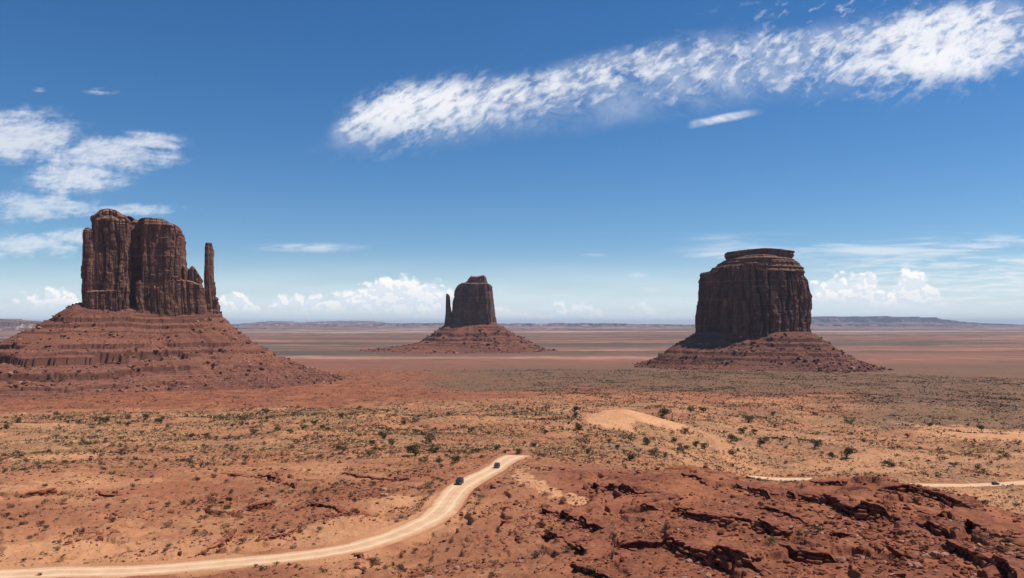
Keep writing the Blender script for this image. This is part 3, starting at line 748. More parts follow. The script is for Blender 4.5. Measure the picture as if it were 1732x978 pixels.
def block(plan, left, right, zb, top, vd, v0=0.0, res=1.0, seed=1, amp=(12, 4.5, 1.6), w=(42, 15, 5.5), grooves=(), rnd=3, edge=2.0, led=1.0, ledband=(0.0, 0.14), capn=1.5, zt_ref=None, swell=0.06, rough=2.0):
    """one cliff body in local coordinates (u to the right, v away, z up): returns verts, faces.
    plan: outline with u in -1..1 and v in -1..1; left/right: [(z, u)] outline of the sides; top: [(u, z)] skyline"""
    O = chaikin(plan, rnd)
    lz, lu = zip(*left); rz, ru = zip(*right); tu, tz = zip(*top)
    zmax = max(tz) if zt_ref is None else zt_ref
    hw = 0.5 * (np.mean(ru) - np.mean(lu))
    Q = O * np.array([hw, vd]); Qc = np.vstack([Q, Q[:1]])
    L = np.concatenate([[0], np.cumsum(np.linalg.norm(np.diff(Qc, axis=0), axis=1))])
    M = int(L[-1] / res); s = np.linspace(0, L[-1], M, endpoint=False)
    Oc = np.vstack([O, O[:1]])
    ou = np.interp(s, L, Oc[:, 0]); ov = np.interp(s, L, Oc[:, 1])
    k = max(1, int(3 / res))
    T = np.stack([np.roll(ou, -k) - np.roll(ou, k), np.roll(ov, -k) - np.roll(ov, k)], 1) * np.array([hw, vd]); T /= np.linalg.norm(T, axis=1)[:, None] + 1e-9
    Nn = np.stack([T[:, 1], -T[:, 0]], 1)
    if (Nn * np.stack([ou * hw, ov * vd], 1)).sum() < 0: Nn = -Nn
    H = zmax - zb; nz = int(H / res) + 2
    t = np.linspace(0, 1, nz)
    S, Tt = np.meshgrid(s, t, indexing='ij')
    OU = ou[:, None] + 0 * Tt; OV = ov[:, None] + 0 * Tt
    zz0 = zb + Tt * H
    l = np.interp(zz0, lz, lu); r = np.interp(zz0, rz, ru)
    u = (l + r) / 2 + OU * (r - l) / 2
    v = v0 + OV * vd * (1 + swell * (1 - Tt))
    ztop = np.interp(u, tu, tz)
    z = zb + Tt * (ztop - zb)
    a, ida = cells(S, z, w[0], seed, wz=110); b, idb = cells(S, z, w[1], seed + 3, wz=70); c_, idc = cells(S, z, w[2], seed + 5, wz=40)
    fade = 0.35 + 0.65 * ss(0.3, 0.7, vn2(S / 55, z / 60, seed + 9))
    # joint blocks: flat faces set back or forward, parted by narrow cracks, each column broken at its own heights
    hb = np.floor(z / (34 + 60 * idb) + idb * 7); hc = np.floor(z / (11 + 22 * idc) + idc * 9)
    ob = hsh(np.floor(idb * 9999), hb, 1, seed); oc = hsh(np.floor(idc * 9999), hc, 2, seed)
    ca_ = np.clip(a * 1.6, 0, 1); cb_ = np.clip(b * 2.2, 0, 1); cc_ = np.clip(c_ * 2.0, 0, 1)
    disp = amp[0] * ((ca_ - 1) * (0.25 + 0.9 * hsh(np.floor(ida * 999), 0 * ida, 5, seed)) + (ida - 0.5) * 0.75 - 0.25)
    disp += amp[1] * ((cb_ - 1) * 1.25 * fade * (0.3 + ob) + (ob - 0.5) * 1.0)
    disp += amp[2] * ((cc_ - 1) * 1.1 * fade + (oc - 0.5) * 1.2)
    disp += (fbm2(S / 40, z / 55, seed + 11, 3) - 0.5) * amp[0] * 0.9
    disp += (fbm2(S / 7, z / 7, seed + 13, 4) - 0.5) * rough * 1.6
    # bedding
    bed = (vn2(z / 4.2, S / 400, seed + 21) - 0.5) * 2.0 + (vn2(z / 1.9, S / 200, seed + 22) - 0.5) * 1.3
    bb = 1 - ss(ledband[0] + 0.0, ledband[1], Tt); tb = ss(0.90, 0.96, Tt)
    disp += bed * led * (0.22 + 1.2 * bb + 0.9 * tb)
    for (gu, gw, gd, g0, g1) in grooves:
        fr = (Nn[:, 1] < 0.0).astype(float)[:, None]
        gx = (u - gu + (vn2(z / 18, z * 0, seed + 31) - 0.5) * gw * 0.8) / gw
        disp -= fr * gd * (1 - ss(0.55, 1.0, np.abs(gx))) * ss(g0 - 0.03, g0 + 0.03, Tt) * (1 - ss(g1 - 0.02, g1 + 0.03, Tt))
    rd = ss(0.965, 1.0, Tt); disp -= edge * rd * rd
    disp = np.where(Tt < 0.02, disp * 0.5, disp)
    U_ = u + Nn[:, 0, None] * disp; V_ = v + Nn[:, 1, None] * disp
    # cap
    nc = 26; kc = np.linspace(1, 0, nc + 1)[1:] 
    cu, cv = U_[:, -1].mean(), V_[:, -1].mean()
    Uc = cu + (U_[:, -1:] - cu) * kc[None]; Vc = cv + (V_[:, -1:] - cv) * kc[None]
    Zc = np.interp(Uc, tu, tz) + ((fbm2(Uc / 14 + seed, Vc / 14, seed + 41, 4) - 0.35) * capn * 3 + capn * 0.6) * ss(0, 0.12, 1 - kc)[None]
    zz = np.concatenate([z, Zc], 1); UU = np.concatenate([U_, Uc], 1); VV = np.concatenate([V_, Vc], 1)
    return np.stack([UU.ravel(), VV.ravel(), zz.ravel()], 1), gridfaces(M, nz + nc, wrap=True)
def join(parts):
    Vs, Fs = [], []; o = 0
    for v, f in parts: Vs.append(v); Fs.append(f + o); o += len(v)
    return np.vstack(Vs), np.vstack(Fs)

ROCKT = []
for sdd in range(8):             # angular boulder templates
    g_ = np.random.default_rng(100 + sdd)
    P8 = np.array([[a, b, c__] for a in (-1, 1) for b in (-1, 1) for c__ in (-1, 1)], float) * 0.5
    P8 += g_.uniform(-0.17, 0.17, P8.shape)
    mids = np.array([[0, 0, 0.55], [0, 0, -0.55], [0.6, 0, 0], [-0.6, 0, 0], [0, 0.6, 0], [0, -0.6, 0]]) + g_.uniform(-0.12, 0.12, (6, 3))
    VT = np.vstack([P8, mids])
    qd = {0: (1, 3, 7, 5), 1: (0, 4, 6, 2), 2: (4, 5, 7, 6), 3: (0, 2, 3, 1), 4: (2, 6, 7, 3), 5: (0, 1, 5, 4)}
    FT = []
    for m_, q in qd.items():
        for i in range(4): FT.append((q[i], q[(i + 1) % 4], 8 + m_))
    ROCKT.append((VT, np.array(FT)))
def rocks(P, S, rngl, flat=0.7, sink=0.25):
    """many angular blocks: P (n,3) feet, S (n,) sizes"""
    n = len(P); out = []
    idx = rngl.integers(0, 8, n)
    a = rngl.uniform(0, 6.283, n); til = rngl.uniform(-0.35, 0.35, (n, 2)); sc = rngl.uniform(0.7, 1.4, (n, 3)); sc[:, 2] *= flat
    for t_ in range(8):
        m = idx == t_
        if not m.any(): continue
        VT, FT = ROCKT[t_]
        v = VT[None] * (sc[m] * S[m, None])[:, None, :]
        z = v[..., 2] + v[..., 0] * til[m, 0, None] + v[..., 1] * til[m, 1, None]
        ca, sa = np.cos(a[m])[:, None], np.sin(a[m])[:, None]
        x_ = v[..., 0] * ca - v[..., 1] * sa; y_ = v[..., 0] * sa + v[..., 1] * ca
        V_ = np.stack([x_ + P[m, 0, None], y_ + P[m, 1, None], z + P[m, 2, None] + (S[m] * flat * (0.5 - sink))[:, None]], -1)
        F_ = FT[None] + (np.arange(m.sum()) * len(VT))[:, None, None]
        out.append((V_.reshape(-1, 3), F_.reshape(-1, 3)))
    return join(out)

def butte(label, px, D, cliffs, talus, tmat, cmat, boulders, seed):
    """cliffs: [(part name, [block args])] in metres relative to the butte's centre; talus: dict"""
    cx = (px - CX) / F * D; cy = D
    az = math.atan2(cx, cy)
    root = empty('butte', (cx, cy, FLOOR), -az)
    tag(root, label, 'butte')
    K = math.hypot(cx, cy) / F                    # metres per picture pixel at the butte, seen square on
    foot = []
    for pn, bl, mt in cliffs:
        v, f = join([block(**b) for b in bl])
        v = v.copy(); v[:, 2] -= FLOOR
        link(pn, mesh_np(pn, v, f, mt), root)
    # talus: height falls with distance from the cliff foot outline
    t = talus; res = t['res']
    xs = np.arange(t['u0'], t['u1'], res); ys = np.arange(t['v0'], t['v1'], res)
    UU, VV = np.meshgrid(xs, ys, indexing='ij')
    # rounded box distance
    qx = np.abs(UU - t['cu']) - t['hu']; qy = np.abs(VV - t['cv']) - t['hv']
    d = np.hypot(np.maximum(qx, 0), np.maximum(qy, 0)) + np.minimum(np.maximum(qx, qy), 0)
    th = np.arctan2(VV - t['cv'], UU - t['cu'])
    wl = ss(-0.3, 0.9, -np.cos(th)); 
    d = d * (1 + 0.16 * (fbm2(np.cos(th) * 3 + seed, np.sin(th) * 3, seed, 3) - 0.5))
    d = d / t.get('shrink', 1.0)
    pl = np.interp(d, *zip(*t['left'])); pr = np.interp(d, *zip(*t['right']))
    zz = t['foot'] + t.get('tilt', 0) * (UU - t['cu']) * np.exp(-np.maximum(d, 0) / 120) - (pl * wl + pr * (1 - wl))
    out = ss(0, 40, d)
    gul = ridge2(th * 9 + seed, d / 500, seed + 4, 3)
    rgh = 0.35 + 0.9 * ss(0.42, 0.62, fbm2(UU / 80, VV / 80, seed + 7, 2) + 0.15 * ss(0, 200, UU - t['cu']))
    zz += out * ((gul - 0.6) * 5 + (fbm2(UU / 45, VV / 45, seed + 5, 3) - 0.5) * 6 + rgh * ((fbm2(UU / 9, VV / 9, seed + 6, 4) - 0.5) * 3.4 + (fbm2(UU / 3, VV / 3, seed + 8, 2) - 0.5) * 1.2))
    # hard beds: cliffs at fixed levels
    for (L, h, p0, p1, dens) in t['beds']:
        # p0..p1: bearing range in which the bed shows (local u/|u|, fuzzy)
        wob = (fbm2(UU / 60, VV / 60, seed + 60 + int(L) % 7, 3) - 0.5) * h * 1.1 + (fbm2(UU / 8, VV / 8, seed + 70, 2) - 0.5) * h * 0.2
        pres = ss(dens - 0.09, dens + 0.09, fbm2(UU / 55 + 9 * L, VV / 55, seed + 80, 3)) * ss(p0 - 30, p0 + 30, UU) * (1 - ss(p1 - 30, p1 + 30, UU))
        zl = zz - (L + wob)
        rem = np.interp(zl, [-h * 1.6, -0.8, 0.8, h * 0.9], [-h * 1.6, -h * 0.72, h * 0.20, h * 0.9])
        zz = zz + (rem - zl) * pres * (np.abs(zl) < h * 2)
    # thin bedding everywhere near the bottom
    wob = (fbm2(UU / 70, VV / 70, seed + 90, 3) - 0.5) * 5
    stp = t.get('step', 3.4); q = (zz + wob) / stp; fl = np.floor(q)
    zt_ = (fl + ss(0.62, 0.95, q - fl)) * stp - wob
    mk = (0.25 + 0.65 * ss(-60, -92, zz)) * ss(0.35, 0.55, fbm2(UU / 90, VV / 90, seed + 91, 2) + 0.25 * ss(-70, -95, zz))
    zz = zz + (zt_ - zz) * mk
    ca, sa = math.cos(-az), math.sin(-az)
    wx = cx + UU * ca - VV * sa; wy = cy + UU * sa + VV * ca
    g = gz(wx.ravel(), wy.ravel()).reshape(wx.shape)
    keep = zz > g - 2.5
    F_ = gridfaces(len(xs), len(ys))
    kf = keep.ravel()[F_].any(1); F_ = F_[kf]
    zz = np.maximum(zz, g - 4.0)
    used, inv = np.unique(F_, return_inverse=True); F_ = inv.reshape(F_.shape)
    V_ = np.stack([UU.ravel(), VV.ravel(), zz.ravel() - FLOOR], 1)[used]
    link('talus_slope', mesh_np('talus_slope', V_, F_, tmat, smooth=True), root)
    # fallen blocks lying on the slope
    rg = np.random.default_rng(seed)
    n = boulders[0]
    i = rg.integers(0, len(xs), n * 3); j = rg.integers(0, len(ys), n * 3)
    ok = keep[i, j] & (d[i, j] > 6) & (VV[i, j] < t['cv'] + 60)
    dens = fbm2(xs[i] / 60, ys[j] / 60, seed + 33, 3) + 0.20 * ss(20, 200, UU[i, j]) + 0.06
    ok &= rg.uniform(0, 1, n * 3) < ss(0.40, 0.62, dens)
    i = i[ok][:n]; j = j[ok][:n]
    P = np.stack([xs[i], ys[j], zz[i, j] - FLOOR], 1)
    S = boulders[1] * np.clip(rg.pareto(2.2, len(P)) * 0.5 + 0.45, 0, 3.2)
    v, f = rocks(P, S, rg)
    mi_ = (np.repeat(rg.uniform(0, 1, len(f) // 24 + 1), 24)[:len(f)] < 0.28).astype(int)
    o = link('fallen_blocks', mesh_np('fallen_blocks', v, f, [tmat, M_ROCKL], matidx=mi_), root); tag(o, kind='stuff')
    return root

# --- West butte: broad wall with a free thumb at its right
D1 = 1500.0; k1 = 1.035 * D1 * D1 / math.hypot((255 - CX) / F * D1, D1) / F          # metres per pixel, square on
def U1(p): return (p - 255) * k1
def Z1(p): return -(p - HY) * D1 / F * (0.985 if p < HY else 1.0)
wall = dict(plan=[(-1, -0.9), (-0.55, -1.0), (0.0, -0.72), (0.1, -0.80), (0.75, -0.72), (1, -0.35), (1, 0.8), (0.5, 1), (-0.6, 1), (-1, 0.7)],
    left=[(Z1(545), U1(139)), (Z1(515), U1(140)), (Z1(470), U1(139)), (Z1(440), U1(138)), (Z1(395), U1(142)), (Z1(388), U1(148)), (Z1(360), U1(151))],
    right=[(Z1(545), U1(326)), (Z1(520), U1(320)), (Z1(470), U1(312)), (Z1(440), U1(308)), (Z1(380), U1(305))],
    zb=Z1(548), top=[(U1(130), Z1(376)), (U1(146), Z1(372)), (U1(151), Z1(363)), (U1(168), Z1(357)), (U1(180), Z1(354)), (U1(192), Z1(356)), (U1(203), Z1(363)), (U1(225), Z1(366)), (U1(250), Z1(365)), (U1(268), Z1(367)), (U1(282), Z1(372)), (U1(296), Z1(377)), (U1(305), Z1(384))],
    vd=62, v0=5, res=1.1, seed=11, amp=(12, 5.0, 1.8), w=(40, 16, 6), rnd=2, edge=3.0, capn=1.0,
    grooves=[(U1(226), 11, 27, 0.18, 1.05), (U1(192), 4, 9, 0.5, 1.05), (U1(285), 3.5, 7, 0.3, 1.05), (U1(163), 3, 8, 0.45, 0.95), (U1(250), 8, 5, 0.32, 0.55)])
lobe = lambda a, b, y0, y1, vd, v0, sd, nar=0.75, **kw: dict(dict(plan=[(-1, -0.7), (-0.5, -1), (0.5, -1), (1, -0.6), (1, 0.7), (0.4, 1), (-0.5, 1), (-1, 0.6)],
    left=[(Z1(y1), U1(a)), (Z1(y0), U1((a + b) / 2 - (b - a) / 2 * nar))], right=[(Z1(y1), U1(b)), (Z1(y0), U1((a + b) / 2 + (b - a) / 2 * nar))],
    zb=Z1(y1), top=[(U1(a), Z1(y0 + 2)), (U1((a + b) / 2), Z1(y0)), (U1(b), Z1(y0 + 3))], vd=vd, v0=v0, res=1.0, seed=sd, amp=(4, 2.2, 1.0), w=(22, 9, 4), rnd=2, edge=4.5, capn=0.6, rough=1.6), **kw)
wallparts = [wall,
    lobe(140, 163, 389, 545, 20, -36, 31, 0.92, top=[(U1(130), Z1(390)), (U1(150), Z1(388)), (U1(156), Z1(392)), (U1(166), Z1(396))], rnd=1, edge=3),
    lobe(156, 216, 366, 545, 24, -36, 36, 0.97, top=[(U1(156), Z1(372)), (U1(186), Z1(367)), (U1(200), Z1(374)), (U1(214), Z1(368))], rnd=1, edge=3, amp=(8, 4.5, 1.8), w=(26, 13, 5)),
    lobe(233, 301, 369, 545, 24, -28, 32, 0.97, top=[(U1(234), Z1(367)), (U1(270), Z1(369)), (U1(296), Z1(381)), (U1(303), Z1(388))], rnd=1, edge=3, amp=(7, 4.5, 1.8), w=(30, 14, 5)),
    lobe(224, 237, 474, 545, 8, -48, 34, 0.66), lobe(140, 206, 492, 545, 20, -42, 38, 0.9, w=(18, 8, 4), edge=6), lobe(244, 312, 468, 545, 20, -34, 39, 0.85, w=(18, 8, 4), edge=7, top=[(U1(244), Z1(486)), (U1(280), Z1(472)), (U1(312), Z1(470))]),
    lobe(168, 196, 354, 380, 14, -14, 40, 0.8)]
lobes = [lobe(298, 320, 447, 548, 22, -14, 41, 0.8, top=[(U1(298), Z1(440)), (U1(308), Z1(452)), (U1(314), Z1(449)), (U1(320), Z1(453))]),
         lobe(308, 340, 458, 548, 22, -16, 43, 0.82, top=[(U1(308), Z1(452)), (U1(318), Z1(446)), (U1(323), Z1(450)), (U1(330), Z1(462)), (U1(337), Z1(470)), (U1(342), Z1(474))], edge=3),
         lobe(300, 345, 476, 550, 24, -24, 45, 0.8, top=[(U1(300), Z1(470)), (U1(320), Z1(474)), (U1(345), Z1(486))], edge=7)]
thumb = [dict(plan=[(-1, -0.8), (0, -1), (1, -0.7), (1, 0.7), (0, 1), (-1, 0.8)], left=[(Z1(552), U1(341)), (Z1(470), U1(339.5)), (Z1(440), U1(340)), (Z1(402), U1(341))],
              right=[(Z1(552), U1(360)), (Z1(480), U1(358)), (Z1(455), U1(356.5)), (Z1(413), U1(357)), (Z1(411), U1(355)), (Z1(402), U1(354.5))], zb=Z1(552), top=[(U1(338), Z1(403)), (U1(344), Z1(401.5)), (U1(353), Z1(402)), (U1(357), Z1(404))],
              vd=8.5, v0=-4, res=0.8, seed=51, amp=(1.6, 0.9, 0.5), w=(14, 7, 3), rnd=2, edge=1.2, capn=0.2, rough=0.9, led=0.6),
         lobe(350, 363, 470, 552, 10, -2, 52, 0.6), lobe(356, 368, 500, 553, 10, -2, 53, 0.5), lobe(345, 372, 522, 555, 14, -6, 54, 0.85), lobe(352, 372, 510, 555, 10, 4, 55, 0.7)]
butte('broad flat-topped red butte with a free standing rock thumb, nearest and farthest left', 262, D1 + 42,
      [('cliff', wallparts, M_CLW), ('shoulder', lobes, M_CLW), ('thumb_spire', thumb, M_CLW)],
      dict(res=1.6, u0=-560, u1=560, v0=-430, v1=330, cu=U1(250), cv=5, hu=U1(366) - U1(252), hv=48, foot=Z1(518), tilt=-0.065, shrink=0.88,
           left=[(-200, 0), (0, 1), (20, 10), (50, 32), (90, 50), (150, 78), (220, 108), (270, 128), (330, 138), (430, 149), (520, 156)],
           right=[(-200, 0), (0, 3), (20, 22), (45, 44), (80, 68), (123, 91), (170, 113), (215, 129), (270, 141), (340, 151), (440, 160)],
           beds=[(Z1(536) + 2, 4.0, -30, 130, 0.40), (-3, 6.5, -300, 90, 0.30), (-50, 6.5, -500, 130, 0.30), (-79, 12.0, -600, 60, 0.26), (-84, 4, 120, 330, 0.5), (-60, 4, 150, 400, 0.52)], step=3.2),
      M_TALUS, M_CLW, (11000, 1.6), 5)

# --- East butte: far in the middle, narrow spire at its left
D2 = 3250.0; P2 = 800; k2 = D2 * D2 / math.hypot((P2 - CX) / F * D2, D2) / F
U2 = lambda p: (p - P2) * k2
Z2 = lambda p: -(p - HY) * D2 / F
eb = [dict(plan=[(-1, -0.3), (-0.9, -0.75), (0.1, -0.95), (0.72, -1.0), (0.95, -0.3), (1, 0.5), (0.6, 1), (-0.6, 1), (-1, 0.5)],
           left=[(Z2(552), U2(762)), (Z2(520), U2(764)), (Z2(500), U2(765)), (Z2(486), U2(768)), (Z2(481), U2(772))],
           right=[(Z2(552), U2(842)), (Z2(520), U2(838)), (Z2(500), U2(837)), (Z2(482), U2(835)), (Z2(480), U2(833))], zb=Z2(556),
           top=[(U2(755), Z2(494)), (U2(768), Z2(492)), (U2(774), Z2(483)), (U2(781), Z2(480)), (U2(825), Z2(480)), (U2(837), Z2(482))], vd=70, v0=0, res=2.0, seed=61, amp=(9, 4, 1.5), w=(50, 20, 8), rnd=1, edge=1.5, capn=2.2),
      dict(plan=[(-1, -0.8), (0, -1), (1, -0.8), (1, 0.8), (0, 1), (-1, 0.8)], left=[(Z2(485), U2(780)), (Z2(474), U2(783)), (Z2(467), U2(794))], right=[(Z2(485), U2(826)), (Z2(474), U2(824)), (Z2(467), U2(822))], zb=Z2(488),
           top=[(U2(780), Z2(475)), (U2(790), Z2(473)), (U2(795), Z2(468)), (U2(806), Z2(469)), (U2(818), Z2(466.5)), (U2(824), Z2(469))], vd=45, v0=-6, res=1.8, seed=63, amp=(4, 2, 1), w=(24, 10, 5), rnd=1, edge=1, capn=2.4)]
es = [dict(plan=[(-1, -0.8), (0, -1), (1, -0.8), (1, 0.8), (0, 1), (-1, 0.8)], left=[(Z2(552), U2(751)), (Z2(530), U2(753.5)), (Z2(497), U2(754))], right=[(Z2(552), U2(776)), (Z2(524), U2(772)), (Z2(518), U2(765)), (Z2(512), U2(762)), (Z2(497), U2(760.5))], zb=Z2(556),
           top=[(U2(748), Z2(499)), (U2(757), Z2(497)), (U2(761), Z2(500)), (U2(764), Z2(516)), (U2(780), Z2(517))], vd=16, v0=-20, res=1.4, seed=65, amp=(2, 1, 0.5), w=(14, 7, 3), rnd=1, edge=1, capn=0.2, rough=0.8, zt_ref=Z2(497))]
butte('small dark red butte with a thin spire on its left, farthest off in the middle', P2, D2 + 40,
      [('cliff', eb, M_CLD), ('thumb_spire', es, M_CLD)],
      dict(res=3.2, u0=-560, u1=560, v0=-560, v1=450, cu=U2(797), cv=0, hu=U2(838) - U2(797), hv=58, foot=Z2(546), shrink=0.92,
           left=[(-200, -2), (0, 1), (22, 22), (45, 36), (80, 56), (115, 78), (165, 92), (260, 104), (340, 113), (520, 130)],
           right=[(-200, -2), (0, 2), (25, 14), (60, 34), (110, 58), (160, 82), (210, 104), (235, 112), (290, 120), (520, 140)],
           beds=[(-38, 9, -150, 260, 0.42), (-62, 10, -200, 260, 0.34), (-22, 5, 0, 220, 0.5), (2, 8, -220, -90, 0.3), (-84, 5, -500, 500, 0.4)], step=4.5),
      M_TALUS_E, M_CLD, (4000, 3.0), 15)

# --- right butte: stout drum with a stepped cap
D3 = 2050.0; P3 = 1275; k3 = D3 * D3 / math.hypot((P3 - CX) / F * D3, D3) / F
U3 = lambda p: (p - P3) * k3
Z3 = lambda p: -(p - HY) * D3 / F
mb = [dict(plan=[(-1, 0.05), (-0.96, -0.30), (-0.40, -0.85), (-0.12, -1.0), (0.35, -0.80), (0.80, -0.42), (1, 0.05), (1, 0.5), (0.5, 1), (-0.5, 1), (-1, 0.6)],
           left=[(Z3(575), U3(1170)), (Z3(548), U3(1171)), (Z3(510), U3(1173)), (Z3(470), U3(1176)), (Z3(462), U3(1177)), (Z3(459), U3(1179))],
           right=[(Z3(575), U3(1373)), (Z3(540), U3(1373)), (Z3(500), U3(1374)), (Z3(478), U3(1370)), (Z3(462), U3(1367)), (Z3(456), U3(1362))], zb=Z3(578),
           top=[(U3(1176), Z3(460)), (U3(1200), Z3(459)), (U3(1204), Z3(453)), (U3(1225), Z3(451)), (U3(1262), Z3(448)), (U3(1340), Z3(449)), (U3(1358), Z3(455)), (U3(1368), Z3(462))], vd=120, v0=20, res=1.3, seed=71, amp=(13, 8.0, 2.8), w=(44, 17, 6.5), rnd=1, edge=2.5, led=0.8,
           grooves=[(U3(1300), 3.5, 10, 0.1, 0.97), (U3(1332), 5, 12, 0.3, 0.98), (U3(1352), 3, 9, 0.2, 0.95), (U3(1270), 3, 7, 0.3, 0.98)]),
      dict(plan=[(-1, -0.3), (-0.3, -0.95), (0.4, -0.95), (1, -0.3), (1, 0.6), (0.4, 1), (-0.5, 1), (-1, 0.6)],
           left=[(Z3(458), U3(1204)), (Z3(450), U3(1205)), (Z3(446), U3(1209)), (Z3(440), U3(1220)), (Z3(434), U3(1236))], right=[(Z3(458), U3(1360)), (Z3(450), U3(1358)), (Z3(446), U3(1354)), (Z3(440), U3(1344)), (Z3(434), U3(1328))], zb=Z3(462),
           top=[(U3(1200), Z3(434)), (U3(1360), Z3(434))], vd=98, v0=22, res=1.3, seed=73, amp=(3.5, 2, 1), w=(40, 14, 6), rnd=2, edge=1, led=2.6, ledband=(0.5, 1.6), capn=1.2),
      dict(plan=[(-1, -0.5), (-0.5, -0.9), (0.5, -0.9), (1, -0.5), (1, 0.6), (0.4, 1), (-0.5, 1), (-1, 0.6)],
           left=[(Z3(440), U3(1230)), (Z3(433), U3(1226)), (Z3(424), U3(1225))], right=[(Z3(440), U3(1338)), (Z3(433), U3(1341)), (Z3(425), U3(1342))], zb=Z3(440),
           top=[(U3(1222), Z3(427)), (U3(1240), Z3(424.5)), (U3(1262), Z3(423.5)), (U3(1290), Z3(422)), (U3(1320), Z3(423.5)), (U3(1342), Z3(425.5))], vd=70, v0=22, res=1.2, seed=75, amp=(3, 2, 0.8), w=(26, 11, 5), rnd=1, edge=0.8, led=2.0, ledband=(0.9, 1.6), capn=0.8)]
butte('stout dark red butte shaped like a drum with a stepped cap, at the right', P3, D3 + 15,
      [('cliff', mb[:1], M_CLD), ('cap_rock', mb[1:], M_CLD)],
      dict(res=2.2, u0=-520, u1=560, v0=-420, v1=380, cu=U3(1273), cv=18, hu=U3(1366) - U3(1273), hv=96, foot=Z3(560), shrink=0.86,
           left=[(-200, -2), (0, 2), (30, 20), (70, 40), (110, 62), (145, 80), (175, 89), (230, 97), (300, 110)],
           right=[(-200, -2), (0, 2), (25, 16), (60, 37), (100, 58), (140, 76), (175, 87), (220, 95), (300, 110)],
           beds=[(-50, 7, -60, 190, 0.36), (-84, 6.5, -300, 330, 0.34), (-32, 4, 90, 200, 0.5), (-97, 4, -330, -60, 0.42)], step=3.6),
      M_TALUS_M, M_CLD, (8000, 2.1), 25)

# ------------------------------------------------------------------ outcrops: broken slabs along the step lines
LEDGE_LABEL = {
 'main': 'longest dark overhanging rock ledge, running down to the right across the red slope',
 'main2': 'tall dark rock ledge at the lower right edge, below the longest ledge',
 'upper': 'dark rock ledge just below the pale right hand road, left part',
 'upper2': 'dark broken rock ledge below the right hand road, reaching the right edge',
 'mid': 'dark rock ledge in the middle of the red slope, left of the longest ledge',
 'top': 'short slanting dark ledge near the top of the red hill',
 'top_left': 'thin dark ledge across the upper left shoulder of the red hill',
 'left_a': 'thin broken ledge on the left flank of the red hill, nearest below the road bend',
 'left_b': 'thin ledge low on the left flank of the red hill',
 'low': 'thick dark ledge low on the red slope at the bottom centre right',
 'low_left': 'thin dark ledge at the bottom edge, right of centre',
 'low_right': 'short dark ledge below the longest ledge, right of the thick bottom ledge',
 'corner': 'low broken ledge at the bottom edge, near the right corner',
 'pad': 'small slanting ledge on the crest of the red hill',
 'blob': 'isolated dark rock outcrop on the crest of the red hill, before the right hand road',
 'far_left': 'thin dark ledge in the scrub beyond the cave-like outcrop at the left',
 'far_left2': 'faint thin ledge on the scrub slope left of the road cars',
 'cave': 'dark cave-like rock overhang on the flat left of the road',
 'rib': 'low broken rib of red slabs above the road at the lower left',
 'rib2': 'short rib of broken slabs beside the road, right of the longer rib',
 'west': 'dark overhanging rock outcrop at the far left of the flat',
 'bank': 'small dark rock bank right of the far left outcrop',
 'curl': 'curved low ledge of rubble left of the road bend',
 'bench': 'low dark rock bench on the sand flat at the lower left',
 'hummock': 'low rocky hummock on the near side of the road at bottom centre',
 'thin_a': 'very thin rock lip above the longest ledge, in the middle of the red hill',
 'thin_b': 'very thin broken rock lip below the longest dark ledge',
 'thin_c': 'very thin rock lip crossing the smooth middle of the red hill',
 'thin_d': 'very thin rock lip between the longest ledge and the upper right ledges',
 'streak': 'small red rock outcrop on the plain, left of a round shrub',
}
rg = np.random.default_rng(99)
rockP, rockS = [], []
